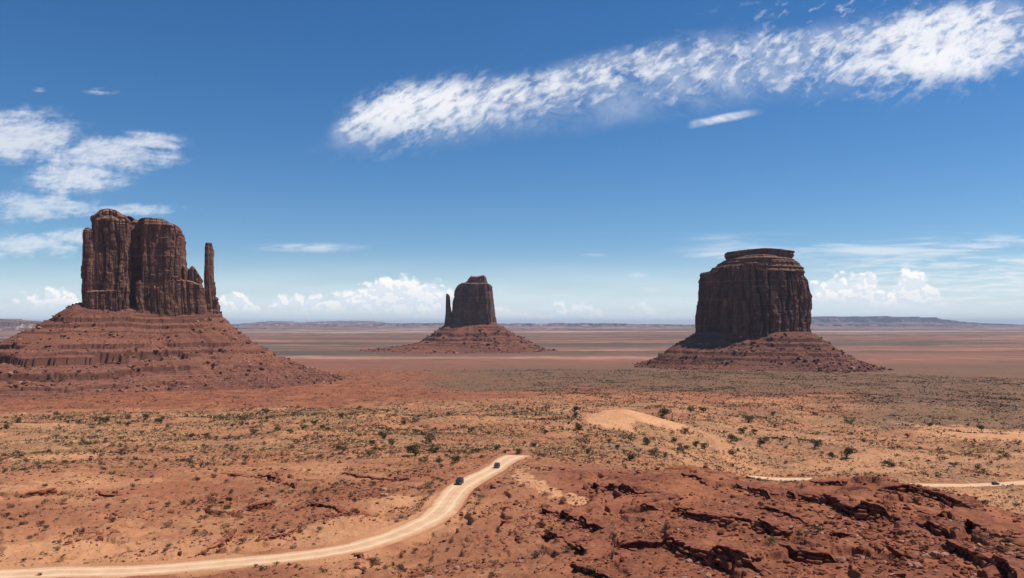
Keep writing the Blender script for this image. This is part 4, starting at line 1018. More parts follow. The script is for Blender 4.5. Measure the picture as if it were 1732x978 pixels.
for nm, P, h in LP:
    L = np.concatenate([[0], np.cumsum(np.linalg.norm(np.diff(P, axis=0), axis=1))])
    n = max(5, int(L[-1] / 0.55))
    q = np.sort(rg.uniform(0, L[-1], n))
    T = np.gradient(P, axis=0); T /= np.linalg.norm(T, axis=1)[:, None]
    px_ = np.interp(q, L, P[:, 0]); py_ = np.interp(q, L, P[:, 1])
    tx = np.interp(q, L, T[:, 0]); ty = np.interp(q, L, T[:, 1])
    jw = ledge_wobble(px_, py_)
    sc = min(1.4, 0.55 + h * 0.28) * (0.75 if nm in ('rib', 'rib2', 'curl', 'bench', 'hummock') else 1.0)
    keepq = rg.uniform(0, 1, n) < 0.55
    px_, py_, tx, ty, jw, q = px_[keepq], py_[keepq], tx[keepq], ty[keepq], jw[keepq], q[keepq]; n = len(q)
    out = []
    # continuous thin shelves with a jagged, slightly overhanging front edge
    Lf = np.arange(0, L[-1], 0.28); fx = np.interp(Lf, L, P[:, 0]); fy = np.interp(Lf, L, P[:, 1]); ftx = np.interp(Lf, L, T[:, 0]); fty = np.interp(Lf, L, T[:, 1])
    fj = ledge_wobble(fx, fy); ends = np.minimum(1, np.minimum(Lf, L[-1] - Lf) / 3.0 + 0.1)
    ftop = smooth1(gz(fx - fty * 1.2, fy + ftx * 1.2 - fj), 3); fbot = gz(fx + fty * 1.4, fy - ftx * 1.4 - fj)
    for sh_i, (dz_, rec, th_) in enumerate(((0.05, 0.0, 0.26), (-0.42, 0.28, 0.22), (-0.80, 0.10, 0.34), (-1.30, 0.35, 0.40))):
        if sh_i > 0 and h < 1.5 or sh_i > 2 and h < 2.2: continue
        bl_ = np.floor(Lf / (1.1 + 0.5 * sh_i) + sh_i * 0.37 + vn2(Lf / 3, Lf * 0, 7) * 1.5)
        jag = (hsh(bl_, 0 * bl_, sh_i, 11) - 0.5) * 1.1 + (vn2(Lf / 0.5, Lf * 0, sh_i + 3) - 0.5) * 0.3
        fr_ = (0.30 - rec + jag * 0.6) * ends; zt0 = ftop + dz_ * sc + (hsh(bl_, 0 * bl_, sh_i, 12) - 0.5) * 0.10
        thk = th_ * sc * (0.7 + 0.6 * hsh(bl_, 0 * bl_, sh_i, 13)) * ends
        def at_(o_, z__): return np.stack([fx + fty * o_, fy - ftx * o_ - fj, z__], 1)
        back = -1.5 + 0 * fr_
        R4 = np.stack([at_(fr_ - 0.10, zt0 - thk), at_(fr_, zt0 - thk * 0.55), at_(fr_ - 0.05, zt0), at_(back, zt0 - 0.05), at_(back, zt0 - thk)], 1)
        nL = len(Lf); V_ = R4.reshape(-1, 3); FF = []
        for a_i in range(5):
            b_i = (a_i + 1) % 5; ii = np.arange(nL - 1) * 5
            FF.append(np.stack([ii + a_i, ii + b_i, ii + 5 + b_i], 1)); FF.append(np.stack([ii + a_i, ii + 5 + b_i, ii + 5 + a_i], 1))
        out.append((V_, np.vstack(FF)))
    for lay, (off, dz, s0, s1, fl) in enumerate([(0.75, -0.10, 0.7, 1.5, 0.30), (0.0, -0.50, 0.6, 1.3, 0.40), (-0.55, -1.05, 0.6, 1.3, 0.5), (-1.1, -1.5, 0.5, 1.1, 0.6)]):
        if lay >= 2 and h < 1.5: continue
        of = off + rg.uniform(-0.45, 0.45, n)
        X_ = px_ - ty * of; Y_ = py_ + tx * of - jw
        top = gz(px_ - ty * 1.4, py_ + tx * 1.4 - jw)
        bot = gz(px_ + ty * 1.4, py_ - tx * 1.4 - jw)
        zc_ = top + dz * sc + rg.uniform(-0.18, 0.12, n)
        zc_ = np.maximum(zc_, bot - 0.1)
        S = rg.uniform(s0, s1, n) * sc
        # slabs keep roughly to the line
        for kx in range(n):
            VT, FT = ROCKT[int(rg.integers(0, 8))]
            lx, ly, lz = S[kx] * rg.uniform(0.8, 1.5), S[kx] * rg.uniform(0.55, 0.95), S[kx] * fl * rg.uniform(0.7, 1.3)
            a = math.atan2(ty[kx], tx[kx]) + rg.uniform(-0.5, 0.5); ca, sa = math.cos(a), math.sin(a)
            v = VT * np.array([lx, ly, lz]); v[:, 2] += v[:, 0] * rg.uniform(-0.05, 0.05) + v[:, 1] * rg.uniform(-0.05, 0.05)
            out.append((np.stack([v[:, 0] * ca - v[:, 1] * sa + X_[kx], v[:, 0] * sa + v[:, 1] * ca + Y_[kx], v[:, 2] + zc_[kx] - lz * 0.4], 1), FT))
    V_, F_ = join(out)
    o = link('rock_ledge', mesh_np('rock_ledge', V_, F_, M_ROCK)); tag(o, LEDGE_LABEL[nm], 'rock ledge', 'dark rock ledges in the foreground')
    # blocks that have rolled down from it
    m = int(L[-1] * (1.5 if h > 1.8 else 0.9))
    q = rg.uniform(0, L[-1], m); dn = 0.8 + rg.exponential(3.6, m) * (h / 2)
    X_ = np.interp(q, L, P[:, 0]) + np.interp(q, L, T[:, 1]) * dn; Y_ = np.interp(q, L, P[:, 1]) - np.interp(q, L, T[:, 0]) * dn - ledge_wobble(np.interp(q, L, P[:, 0]), np.interp(q, L, P[:, 1]))
    rockP.append(np.stack([X_, Y_], 1)); rockS.append(np.clip(0.20 + rg.pareto(2.4, m) * 0.22, 0.15, 1.2) * (0.7 + 0.2 * h))

def road_dist(X_, Y_):
    r = np.full(len(X_), 1e9)
    for P, Pz, Pw in ROADS:
        d, s_, t = near_poly(X_, Y_, P); r = np.minimum(r, d - np.interp(t, np.arange(len(P)), Pw))
    return r
def project(X_, Y_, Z_): return CX + X_ / Y_ * F, HY - Z_ / Y_ * F
# loose rubble in clusters on the red hill and the flats
n = 60000
th = rg.uniform(-0.62, 0.62, n); dd = np.exp(rg.uniform(math.log(92), math.log(420), n))
X_ = dd * np.sin(th); Y_ = dd * np.cos(th)
dens = ss(0.50, 0.68, fbm2(X_ / 14, Y_ / 14, 201, 4)) * 0.9 + 0.05 + 0.35 * ss(0.02, 0.12, th) * ss(0.48, 0.60, fbm2(X_ / 30, Y_ / 30, 202, 3))
k = rg.uniform(0, 1, n) < dens; X_, Y_ = X_[k], Y_[k]
rockP.append(np.stack([X_, Y_], 1)); rockS.append(np.clip(0.14 + rg.pareto(2.4, len(X_)) * 0.20, 0.1, 1.1))
for (px, py, rx, ry, n, s0) in [(1440, 890, 9, 11, 130, 0.9), (1500, 912, 8, 8, 90, 0.8), (1450, 950, 3, 3, 26, 1.1), (1690, 910, 8, 8, 60, 1.1), (1530, 960, 9, 6, 60, 0.8), (1240, 905, 2.5, 3, 9, 1.2), (1560, 850, 3, 4, 18, 0.7),
                                (1660, 800, 9, 16, 70, 1.6), (590, 870, 7, 5, 150, 0.6), (360, 850, 9, 9, 130, 0.6), (600, 840, 12, 8, 140, 0.6), (700, 860, 6, 6, 80, 0.6), (470, 905, 6, 5, 60, 0.7), (160, 838, 10, 8, 60, 0.6), (925, 880, 6, 10, 120, 0.7), (990, 845, 8, 8, 70, 0.6),
                                (1570, 935, 10, 7, 70, 0.9), (1700, 945, 6, 6, 40, 1.0), (1160, 962, 6, 5, 60, 0.5), (690, 803, 9, 14, 110, 0.9)]:
    p = ground_at(px, py, gz, 84, 2500, 3000); n = int(n * 1.7)
    rockP.append(np.stack([p[0] + rg.normal(0, rx * 0.6, n), p[1] + rg.normal(0, ry * 0.6, n)], 1)); rockS.append(s0 * np.clip(0.35 + rg.pareto(2.6, n) * 0.35, 0.25, 1.9))
RP = np.vstack(rockP); RS = np.minimum(np.concatenate(rockS), 1.5)
ok = road_dist(RP[:, 0], RP[:, 1]) > 0.8; RP, RS = RP[ok], RS[ok]
RZ = gz(RP[:, 0], RP[:, 1]); ppx, ppy = project(RP[:, 0], RP[:, 1], RZ)
inview = (ppx > 5) & (ppx < 1727) & (ppy < 972)
# visible only where no nearer ground hides it
def visible(X_, Y_, Z_, lift=0.4):
    v = np.ones(len(X_), bool)
    for f in np.linspace(0.30, 0.985, 48): v &= gz(X_ * f, Y_ * f) < (Z_ + lift) * f + 0.05
    return v
app = np.where(inview, RS / RP[:, 1], 0)
cand = np.argsort(-app)[:700]; cand = cand[visible(RP[cand, 0], RP[cand, 1], RZ[cand])][:300]
def place_words(px, py):
    """where in the photograph a thing lies, in landmarks"""
    if py > 905 and px < 560: return 'on the sand flat along the near road, lower left'
    if px > 880 and py > 905: return 'low on the red slope at the bottom right' if px > 1250 else 'low on the red slope at the bottom centre'
    if px > 880 and py > 790 and not (px > 1270 and py < 835): return 'on the upper part of the red hill' if px < 1300 else 'between the dark ledges at the right'
    if px < 880 and py > 840: return 'on the rocky flat left of the road bend' if px > 300 else 'on the rocky flat at the left edge'
    if px < 880 and py > 775: return 'on the rough ground left of the two road cars' if px > 330 else 'on the rough ground at the far left'
    if px >= 1270 and py > 760: return 'beside the pale road at the right'
    if px < 450: return 'on the straw coloured plain below the thumb butte'
    if px < 900: return 'on the sandy slope above the road crest'
    if px < 1180: return 'around the orange sand dune'
    return 'on the scrub plain below the drum shaped butte'
single = np.zeros(len(RP), bool); single[cand] = True
big = list(cand[:14]); used_lab = {}
def hull_rock(seed_, m):
    g_ = np.random.default_rng(seed_); bm = bmesh.new()
    for _ in range(26):
        p = g_.normal(0, 1, 3); p /= (np.abs(p) ** 3.2).sum() ** (1 / 3.2); p *= g_.uniform(0.82, 1.0)
        bm.verts.new((p[0] * 0.56, p[1] * 0.46, p[2] * 0.34))
    r_ = bmesh.ops.convex_hull(bm, input=bm.verts); 
    bmesh.ops.delete(bm, geom=[v_ for v_ in bm.verts if not v_.link_faces], context='VERTS')
    me_ = bpy.data.meshes.new('boulder'); bm.to_mesh(me_); bm.free(); me_.materials.append(m); return me_
protos = [hull_rock(900 + i_, M_ROCK) for i_ in range(8)]
protol = [hull_rock(950 + i_, M_ROCKL) for i_ in range(8)]
for k_, i in enumerate(cand):
    pale = rg.uniform() < 0.14
    o = bpy.data.objects.new('boulder', (protol if pale else protos)[int(rg.integers(0, 8))]); COL.objects.link(o)
    o.location = (RP[i, 0], RP[i, 1], RZ[i] + RS[i] * 0.12); o.scale = (RS[i],) * 3
    o.rotation_euler = (rg.uniform(-.3, .3), rg.uniform(-.3, .3), rg.uniform(0, 6.28))
    sz = 'large' if RS[i] / RP[i, 1] > np.median(app[cand]) else 'small'
    w_ = place_words(ppx[i], ppy[i])
    tag(o, f"{sz} {'pale pinkish' if pale else 'dark red'} angular boulder {w_}", 'boulder', f"loose boulders {w_}")
rest = ~single
P3_ = np.stack([RP[rest, 0], RP[rest, 1], RZ[rest]], 1)
v, f = rocks(P3_, RS[rest], rg, 0.65, 0.3)
mi = (np.repeat(rg.uniform(0, 1, len(f) // 24 + 1), 24)[:len(f)] < 0.12).astype(int)
o = link('loose_rubble', mesh_np('loose_rubble', v, f, [M_ROCK, M_ROCKL], matidx=mi))
tag(o, 'scattered small stones and rubble lying over the red foreground', 'rubble', kind='stuff')

# ------------------------------------------------------------------ plants
M_JUN = mat_flat('juniper_leaves', (0.060, 0.064, 0.030), 0.9, 0.45, 1.5)
M_BARK = mat_flat('juniper_bark', (0.13, 0.09, 0.065), 0.95, 0.3, 5.0)
M_SAGE = mat_flat('sage_leaves', (0.130, 0.112, 0.066), 0.9, 0.4, 0.8)
M_OLIVE = mat_flat('olive_leaves', (0.062, 0.058, 0.032), 0.9, 0.4, 0.8)
M_STRAW = mat_flat('dry_grass', (0.42, 0.270, 0.130), 0.95, 0.3, 0.8)
M_DRY = mat_flat('dry_brush', (0.095, 0.058, 0.036), 0.95, 0.3, 0.8)
def leafball(centres, radii, n, size, g):
    """n small leaf clumps spread through a few lobes: vertices and triangles"""
    k = g.integers(0, len(centres), n); C_ = np.array(centres)[k]; Rr = np.array(radii)[k]
    dr = g.normal(0, 1, (n, 3)); dr /= np.linalg.norm(dr, axis=1)[:, None]
    rr = g.uniform(0.25, 1, n) ** 0.5
    P = C_ + dr * (Rr * rr[:, None])
    P[:, 2] = np.maximum(P[:, 2], 0.05)
    T = g.normal(0, 1, (n, 3, 3)); T /= np.linalg.norm(T, axis=2)[:, :, None]
    V_ = P[:, None] + T * size * g.uniform(0.6, 1.4, (n, 1, 1))
    return V_.reshape(-1, 3), np.arange(n * 3).reshape(-1, 3)
def limb(a, b, r0, r1, k=6):
    a, b = np.array(a, float), np.array(b, float); d = b - a; d /= np.linalg.norm(d)
    s_ = np.cross(d, [0.3, 0.9, 0.2]); s_ /= np.linalg.norm(s_); t_ = np.cross(d, s_)
    an = np.arange(k) * 2 * math.pi / k
    ring = np.cos(an)[:, None] * s_ + np.sin(an)[:, None] * t_
    V_ = np.vstack([a + ring * r0, b + ring * r1])
    F_ = np.array([[i, (i + 1) % k, k + (i + 1) % k, k + i] for i in range(k)])
    return V_, np.vstack([F_[:, [0, 1, 2]], F_[:, [0, 2, 3]]])
JM = []
for i in range(6):
    g = np.random.default_rng(300 + i)
    nl = int(g.integers(5, 9)); cs, rs = [], []
    for k in range(nl):
        a = g.uniform(0, 6.283); r = g.uniform(0.12, 0.52); zc_ = g.uniform(0.28, 0.78)
        cs.append((r * math.cos(a), r * math.sin(a), zc_)); q_ = g.uniform(0.20, 0.34); rs.append((q_ * 1.1, q_ * 1.1, q_ * 0.85))
    crown = mesh_np('crown', *leafball(cs, rs, 1300, 0.045, g), M_JUN)
    tr = [limb((0, 0, -0.15), (0.03, 0.02, 0.3), 0.055, 0.035)]
    for c__ in cs[:5]: tr.append(limb((0.02, 0.01, 0.12), np.array(c__) * 0.9, 0.03, 0.010))
    JM.append((crown, mesh_np('trunk', *join(tr), M_BARK)))
SM = {}
for kind, mt in (('sage', M_SAGE), ('olive', M_OLIVE), ('dry', M_DRY), ('straw', M_STRAW)):
    SM[kind] = []
    for i in range(4):
        g = np.random.default_rng(400 + i + len(kind) * 7); cs, rs = [], []
        for k in range(5):
            a = g.uniform(0, 6.283); r = g.uniform(0.05, 0.30)
            cs.append((r * math.cos(a), r * math.sin(a), g.uniform(0.18, 0.34))); q_ = g.uniform(0.16, 0.26); rs.append((q_, q_, q_ * 0.8))
        SM[kind].append(mesh_np('shrub', *leafball(cs, rs, 330, 0.050, g), mt))

# dark junipers at the places where the photograph shows them: column, row, width in picture pixels
JUN = [(12, 722, 12), (30, 711, 13), (178, 711, 15), (217, 718, 11), (272, 712, 15), (245, 706, 13), (217, 706, 12), (352, 736, 12), (323, 738, 10), (430, 730, 13), (448, 695, 13), (470, 725, 13), (490, 730, 10), (513, 722, 12), (533, 716, 11), (547, 722, 10), (555, 726, 10),
       (579, 704, 11), (571, 756, 12), (645, 733, 12), (651, 738, 13), (630, 748, 11), (664, 748, 14), (626, 768, 11), (703, 762, 28), (728, 742, 20), (735, 760, 17), (717, 778, 13), (742, 778, 14), (769, 776, 15), (685, 714, 13), (705, 709, 11), (825, 733, 8), (807, 762, 8), (838, 756, 14), (855, 764, 8), (874, 763, 15),
       (797, 727, 10), (905, 752, 14), (922, 732, 10), (972, 693, 14), (980, 722, 18), (973, 703, 12), (993, 763, 14), (1065, 772, 22), (1095, 748, 18), (1107, 765, 16), (1120, 700, 22), (1142, 745, 13), (1155, 758, 18), (1178, 752, 14), (1192, 755, 15), (1158, 729, 13), (1168, 694, 12), (1190, 694, 13),
       (1236, 742, 20), (1258, 729, 15), (1274, 729, 12), (1240, 765, 13), (1267, 710, 18), (1285, 750, 15), (1378, 752, 18), (1408, 770, 16), (1432, 768, 25), (1508, 785, 14), (1496, 784, 12), (1613, 786, 12), (1660, 725, 13), (1572, 718, 12), (1438, 712, 14), (1307, 700, 10), (1378, 700, 9), (1655, 790, 12), (1310, 720, 9), (1535, 737, 10), (1720, 748, 10),
       (30, 765, 9), (140, 745, 9), (390, 760, 9), (500, 748, 9), (95, 700, 8), (607, 690, 8), (760, 700, 8), (870, 700, 8), (925, 690, 8), (1030, 745, 10), (1045, 757, 10), (1125, 770, 10), (1330, 756, 8), (1460, 745, 9), (1590, 760, 9), (1700, 770, 9)]
rj = np.random.default_rng(5)
jl = {}
for (px, py, w_) in JUN:
    px_, py_ = px, py + w_ * 0.32
    X1, Y1, Z1_ = see(px_, py_)
    jl.setdefault(place_words(px, py), []).append((px, py, w_, X1, Y1, Z1_))
ORD = ['first', 'second', 'third', 'fourth', 'fifth', 'sixth', 'seventh', 'eighth', 'ninth', 'tenth', 'eleventh', 'twelfth', 'thirteenth', 'fourteenth', 'fifteenth', 'sixteenth', 'seventeenth', 'eighteenth', 'nineteenth', 'twentieth',
       'twenty-first', 'twenty-second', 'twenty-third', 'twenty-fourth', 'twenty-fifth', 'twenty-sixth', 'twenty-seventh', 'twenty-eighth', 'twenty-ninth', 'thirtieth', 'thirty-first', 'thirty-second', 'thirty-third', 'thirty-fourth', 'thirty-fifth']
jun_xy = []
for where, lst in jl.items():
    lst.sort()
    wbig = max(l[2] for l in lst)
    for k, (px, py, w_, X1, Y1, Z1_) in enumerate(lst):
        wid = w_ / F * Y1
        cr, tk = JM[int(rj.integers(0, 6))]
        root = empty('juniper', (X1, Y1, Z1_ - 0.05 * wid), rj.uniform(0, 6.28)); 
        s_ = wid / 0.98; root.scale = (s_, s_, s_ * rj.uniform(0.80, 1.05))
        size = 'large' if w_ >= 18 else ('medium' if w_ >= 12 else 'small')
        tag(root, f'{size} juniper {where}, {ORD[k]} from left', 'juniper', 'dark junipers dotting the desert')
        o1 = bpy.data.objects.new('crown', cr); COL.objects.link(o1); o1.parent = root
        o2 = bpy.data.objects.new('trunk', tk); COL.objects.link(o2); o2.parent = root
        jun_xy.append((X1, Y1))

# low scrub: positions over the whole view, nearest-looking 300 as single shrubs, the rest one cover
def scatter(n, d0, d1, power, g, keepfn):
    th = g.uniform(-0.78, 0.78, n); q = g.uniform(0, 1, n)
    dd = (d0 ** power + (d1 ** power - d0 ** power) * q) ** (1 / power)
    X_ = dd * np.sin(th); Y_ = dd * np.cos(th); k = g.uniform(0, 1, n) < keepfn(X_, Y_, dd, th)
    return X_[k], Y_[k]
def dens(X_, Y_, dd, th):
    a = ss(0.34, 0.60, fbm2(X_ / 26, Y_ / 26, 501, 4)); b_ = ss(0.38, 0.60, fbm2(X_ / 90, Y_ / 90, 502, 3))
    near_red = ss(0.02, 0.10, th) * (1 - ss(240, 300, dd))
    dn = 0.10 + 0.9 * a * (0.35 + 0.65 * b_)
    dn = dn * (1 - 0.75 * near_red) * (0.30 + 0.70 * ss(200, 360, dd))
    d3 = (1 - 0.80 * ss(960, 1060, dd) * (1 - ss(-0.05, 0.08, th)))
    dn *= d3
    for (px, py, rx, ry) in ((1060, 712, 40, 64), (1032, 718, 22, 45), (1120, 722, 22, 36), (1690, 747, 40, 50)):
        p = BL[(px, py)]; r = np.sqrt(((X_ - p[0]) / rx) ** 2 + ((Y_ - p[1]) / ry) ** 2); dn = dn * (0.03 + 0.97 * ss(0.8, 1.05, r))
    return dn
BL = {(a, b): ground_at(a, b) for a, b in ((1060, 712), (1032, 718), (1120, 722), (1690, 747))}
g = np.random.default_rng(77)
xa, ya = scatter(106000, 90, 520, 1.15, g, dens)
xb, yb = scatter(496000, 330, 1900, 1.15, g, dens)
SX = np.concatenate([xa, xb]); SY = np.concatenate([ya, yb])
ok = road_dist(SX, SY) > 0.9; SX, SY = SX[ok], SY[ok]
SZ = gz(SX, SY); SD = np.hypot(SX, SY)
SS = np.clip(g.lognormal(-0.20, 0.58, len(SX)), 0.28, 3.4) * (0.72 + 0.75 * ss(280, 800, SD))
straw_f = ss(300, 420, SD) * (1 - ss(950, 1100, SD)) * ss(0.42, 0.56, fbm2(SX / 60, SY / 60, 511, 3))
u_ = g.uniform(0, 1, len(SX))
KD = np.where(u_ < 0.16 + 0.40 * straw_f, 3, np.where(u_ < 0.56 + 0.25 * straw_f, 2, np.where(u_ < 0.86, 1, 0)))
KD[(SD > 1100) & (KD == 3)] = 1
spx, spy = project(SX, SY, SZ)
inv = (spx > 4) & (spx < 1728) & (spy < 974)
app = np.where(inv & (KD != 3), SS / SY, 0)
cand = np.argsort(-app)[:900]; cand = cand[visible(SX[cand], SY[cand], SZ[cand], 0.3)][:280]
KN = ['sage', 'olive', 'dry', 'straw']; KW = ['grey green sagebrush', 'olive green shrub', 'brown dry brush', 'dry grass']
extra = [(1565, 829, 10, 1), (1578, 829, 12, 1), (1552, 829, 9, 1), (826, 916, 13, 0), (285, 887, 18, 0), (288, 923, 16, 0), (343, 903, 17, 0), (540, 895, 14, 1), (65, 972, 12, 1), (1380, 895, 26, 0), (1507, 942, 18, 0), (1305, 915, 26, 0), (807, 828, 10, 1), (1650, 888, 16, 1), (1590, 775, 16, 1), (1290, 744, 20, 1), (1060, 742, 30, 0), (985, 748, 26, 0), (1470, 875, 10, 1), (1160, 942, 10, 0), (725, 820, 22, 0), (730, 833, 16, 0), (122, 750, 12, 0), (185, 855, 14, 0), (338, 890, 9, 1)]
for (px, py, w_, kd) in extra:
    X1, Y1, Z1_ = see(px, py + w_ * 0.25); wid = w_ / F * Y1
    o = bpy.data.objects.new('shrub', SM[KN[kd]][int(g.integers(0, 4))]); COL.objects.link(o); o.location = (X1, Y1, Z1_ - 0.03); o.scale = (wid * 1.15,) * 3
    tag(o, f'large {KW[kd]} bush {place_words(px, py)}', 'shrub', f'large bushes {place_words(px, py)}')
for i in cand:
    o = bpy.data.objects.new('shrub', SM[KN[KD[i]]][int(g.integers(0, 4))]); COL.objects.link(o)
    o.location = (SX[i], SY[i], SZ[i] - 0.04); o.scale = (SS[i] * 1.3, SS[i] * 1.3, SS[i] * 1.2); o.rotation_euler = (0, 0, g.uniform(0, 6.28))
    w_ = place_words(spx[i], spy[i])
    tag(o, f'low {KW[KD[i]]} {w_}', 'shrub', f'low shrubs {w_}')
rest = np.ones(len(SX), bool); rest[cand] = False
rest &= (SZ < -3)
SXr, SYr, SZr, SSr, KDr, SDr = SX[rest], SY[rest], SZ[rest], SS[rest], KD[rest], SD[rest]
def cover(sel, ntri, size):
    n = sel.sum(); s_ = SSr[sel]
    dr = g.normal(0, 1, (n, ntri, 3)); dr /= np.linalg.norm(dr, axis=2)[..., None]; dr[..., 2] = np.abs(dr[..., 2])
    P = np.stack([SXr[sel], SYr[sel], SZr[sel] - 0.05], 1)[:, None] + dr * np.array([0.48, 0.48, 0.42]) * (s_[:, None, None] * g.uniform(0.35, 1, (n, ntri, 1)))
    T = g.normal(0, 1, (n, ntri, 3, 3)); T /= np.linalg.norm(T, axis=3)[..., None]
    V_ = P[:, :, None] + T * (size * s_[:, None, None, None])
    return V_.reshape(-1, 3), np.arange(n * ntri * 3).reshape(-1, 3), np.repeat(KDr[sel], ntri)
Vs, Fs, Ms = [], [], []; o_ = 0
for lo_, hi_, nt_, sz_ in ((0, 260, 46, 0.13), (260, 480, 18, 0.20), (480, 5000, 8, 0.30)):
    v, f, m_ = cover((SDr >= lo_) & (SDr < hi_), nt_, sz_); Vs.append(v); Fs.append(f + o_); Ms.append(m_); o_ += len(v)
o = link('scrub_cover', mesh_np('scrub_cover', np.vstack(Vs), np.vstack(Fs), [M_SAGE, M_OLIVE, M_DRY, M_STRAW], matidx=np.concatenate(Ms)))
tag(o, 'low dry grass and scrub speckling the desert floor', 'scrub', kind='stuff')
print('scrub', len(SX), 'tris', sum(len(f) for f in Fs), 'rocks', len(RP))

# ------------------------------------------------------------------ cars
M_PAINT = mat_plain('black_car_paint', (0.012, 0.012, 0.013), 0.45, 0.3, 0, 0.15)
M_PAINT2 = mat_plain('dark_grey_car_paint', (0.040, 0.038, 0.037), 0.5, 0.3, 0, 0.1)
M_GLASS = mat_plain('tinted_car_glass', (0.035, 0.045, 0.055), 0.08, 0.8)
M_TYRE = mat_flat('tyre_rubber', (0.02, 0.02, 0.02), 0.9, 0.2, 5)
M_RIM = mat_plain('wheel_rim', (0.35, 0.35, 0.36), 0.35, 0.6, 0.9)
M_LAMP = mat_plain('headlight_glass', (0.75, 0.77, 0.80), 0.15, 0.8)
M_TAIL = mat_plain('tail_light_glass', (0.35, 0.012, 0.01), 0.2, 0.7)
import bmesh
def bm_obj(name, bm, m, parent):
    me = bpy.data.meshes.new(name); bmesh.ops.recalc_face_normals(bm, faces=bm.faces); bm.to_mesh(me); bm.free(); me.materials.append(m); return link(name, me, parent)
def loft(bm, secs):
    """body lofted through cross sections: [(x, half width, z low, z high, tumblehome)]"""
    rings = []
    for (x, w, z0, z1, tb) in secs:
        pts = [(-w * 0.96, z0), (-w, z0 + 0.12), (-w, z0 + (z1 - z0) * 0.72), (-w * (1 - tb), z1 - 0.03), (-w * (1 - tb) * 0.86, z1), (w * (1 - tb) * 0.86, z1), (w * (1 - tb), z1 - 0.03), (w, z0 + (z1 - z0) * 0.72), (w, z0 + 0.12), (w * 0.96, z0)]
        rings.append([bm.verts.new((x, a, b_)) for a, b_ in pts])
    for r0, r1 in zip(rings, rings[1:]):
        for i in range(len(r0)): bm.faces.new((r0[i], r0[(i + 1) % len(r0)], r1[(i + 1) % len(r1)], r1[i]))
    bm.faces.new(rings[0]); bm.faces.new(rings[-1][::-1])
def quadp(bm, pts): bm.faces.new([bm.verts.new(p) for p in pts])
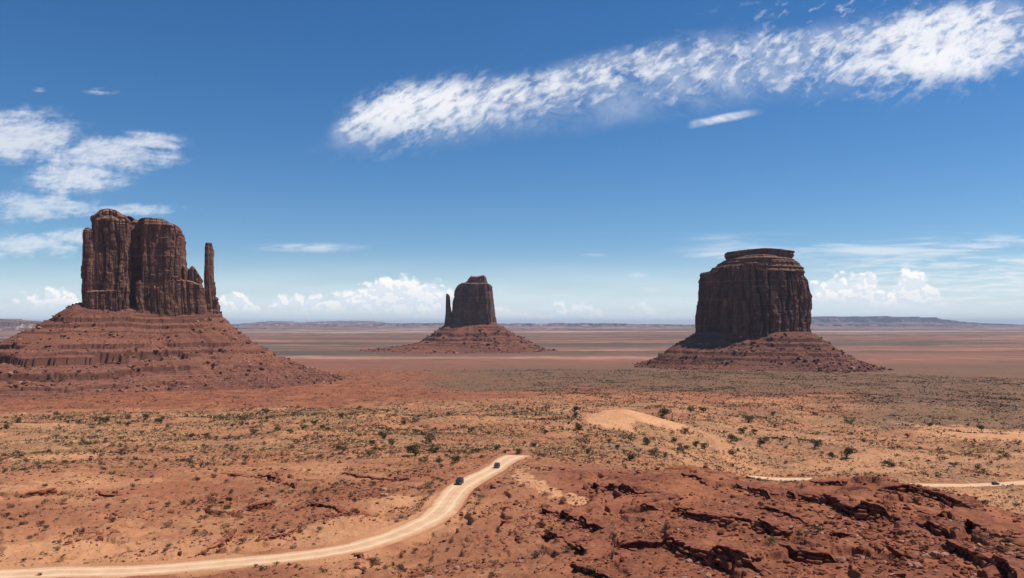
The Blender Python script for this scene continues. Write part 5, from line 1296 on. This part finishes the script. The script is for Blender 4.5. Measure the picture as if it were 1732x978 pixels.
def car(label, X1, Y1, Z1_, heading, paint, wagon=True, tilt=0.0):
    root = empty('car', (X1, Y1, Z1_ + 0.02), heading); tag(root, label, 'car')
    root.rotation_euler = (0, tilt, heading)
    bm = bmesh.new()
    loft(bm, [(-2.35, 0.84, 0.42, 0.80, 0.06), (-2.28, 0.92, 0.32, 1.02, 0.06), (-1.4, 0.95, 0.28, 1.06, 0.04), (0.6, 0.95, 0.28, 1.04, 0.04), (1.1, 0.95, 0.28, 1.02, 0.05), (2.0, 0.92, 0.30, 0.90, 0.08), (2.30, 0.84, 0.36, 0.74, 0.10)])
    bm_obj('body', bm, paint, root)
    bm = bmesh.new()
    rear = -2.15 if wagon else -1.55
    loft(bm, [(rear - 0.08, 0.86, 0.98, 1.06, 0.05), (rear + 0.18, 0.84, 0.98, 1.66, 0.16), (-0.9, 0.84, 0.98, 1.74, 0.17), (0.15, 0.84, 0.98, 1.70, 0.18), (0.45, 0.84, 0.98, 1.50, 0.16), (1.05, 0.86, 0.98, 1.04, 0.05)])
    cab = bm_obj('cabin', bm, paint, root)
    # glass stands a few millimetres proud of the cabin skin
    bm = bmesh.new(); quadp(bm, [(1.02, -0.70, 1.075), (1.02, 0.70, 1.075), (0.44, 0.60, 1.505), (0.44, -0.60, 1.505)])
    for v_ in bm.verts: v_.co += Vector((0.035, 0, 0.05))
    bm_obj('windscreen', bm, M_GLASS, root)
    bm = bmesh.new(); quadp(bm, [(rear - 0.09, -0.68, 1.10), (rear - 0.09, 0.68, 1.10), (rear + 0.10, 0.58, 1.58), (rear + 0.10, -0.58, 1.58)])
    for v_ in bm.verts: v_.co.x -= 0.02
    bm_obj('rear_window', bm, M_GLASS, root)
    for sg in (-1, 1):
        for x0, x1 in ((rear + 0.30, -0.95), (-0.85, 0.0), (0.08, 0.62)):
            bm = bmesh.new(); quadp(bm, [(x0, sg * 0.875, 1.12), (x1, sg * 0.875, 1.12), (x1 - (0.35 if x1 > 0.5 else 0), sg * 0.80, 1.52), (x0, sg * 0.80, 1.52)])
            bm_obj('side_window', bm, M_GLASS, root)
        for xx in (-1.45, 1.42):
            bm = bmesh.new(); bmesh.ops.create_cone(bm, cap_ends=True, segments=18, radius1=0.37, radius2=0.37, depth=0.24, matrix=Matrix.Translation((xx, sg * 0.84, 0.36)) @ Matrix.Rotation(R(90), 4, 'X'))
            wl = bm_obj('wheel', bm, M_TYRE, root)
            bm = bmesh.new(); bmesh.ops.create_cone(bm, cap_ends=True, segments=12, radius1=0.22, radius2=0.20, depth=0.05, matrix=Matrix.Translation((xx, sg * 0.97, 0.36)) @ Matrix.Rotation(R(90), 4, 'X'))
            bm_obj('rim', bm, M_RIM, wl)
        bm = bmesh.new(); bmesh.ops.create_cube(bm, size=1, matrix=Matrix.Translation((2.24, sg * 0.64, 0.70)) @ Matrix.Diagonal((0.16, 0.30, 0.13, 1))); bm_obj('headlight', bm, M_LAMP, root)
        bm = bmesh.new(); bmesh.ops.create_cube(bm, size=1, matrix=Matrix.Translation((-2.30, sg * 0.78, 0.86)) @ Matrix.Diagonal((0.10, 0.16, 0.26, 1))); bm_obj('tail_light', bm, M_TAIL, root)
        bm = bmesh.new(); bmesh.ops.create_cube(bm, size=1, matrix=Matrix.Translation((0.78, sg * 1.02, 1.12)) @ Matrix.Diagonal((0.12, 0.16, 0.13, 1))); bm_obj('side_mirror', bm, paint, root)
    return root
def on_road(px, py, P, Pz, off=0.0):
    p = ground_at(px, py, gz, 90, 900, 4000)
    d2 = ((P - p) ** 2).sum(1); i = int(d2.argmin()); T = P[min(i + 2, len(P) - 1)] - P[max(i - 2, 0)]; T = T / np.linalg.norm(T)
    q = P[i] + np.array([-T[1], T[0]]) * off
    return q[0], q[1], float(Pz[i]), math.atan2(T[1], T[0])
a_, b_, z_, h_ = on_road(786, 820, ROADS[0][0], ROADS[0][1], 1.6)
car('black sport utility car on the dirt road, nearer of the two on the main road', a_, b_, z_, h_ + math.pi + 0.05, M_PAINT)
a_, b_, z_, h_ = on_road(847, 793, ROADS[0][0], ROADS[0][1], -0.6)
car('small dark grey car farther up the dirt road, just below its crest', a_, b_, z_, h_ + math.pi, M_PAINT2)
a_, b_, z_, h_ = on_road(1683, 820, ROADS[1][0], ROADS[1][1], -0.5)
car('dark car seen side on, driving on the pale road at the right edge', a_, b_, z_, h_, M_PAINT2, True)

# ------------------------------------------------------------------ air
hm = bpy.data.materials.new('desert_air'); hm.use_nodes = True; hn = hm.node_tree; hn.nodes.clear()
ho = hn.nodes.new('ShaderNodeOutputMaterial'); hv = hn.nodes.new('ShaderNodeVolumePrincipled')
hv.inputs['Color'].default_value = (0.74, 0.84, 1.0, 1); hv.inputs['Density'].default_value = HAZE_DENSITY; hv.inputs['Anisotropy'].default_value = 0.0
hn.links.new(hv.outputs[0], ho.inputs['Volume'])
bm = bmesh.new(); bmesh.ops.create_cube(bm, size=1)
for v_ in bm.verts: v_.co = Vector((v_.co.x * 190000, (v_.co.y + 0.5) * 97000 - 3000, -150 if v_.co.z < 0 else 380))
hme = bpy.data.meshes.new('haze'); bm.to_mesh(hme); bm.free(); hme.materials.append(hm)
tag(link('haze', hme), 'thin blue desert air filling the whole valley', 'haze', kind='stuff')
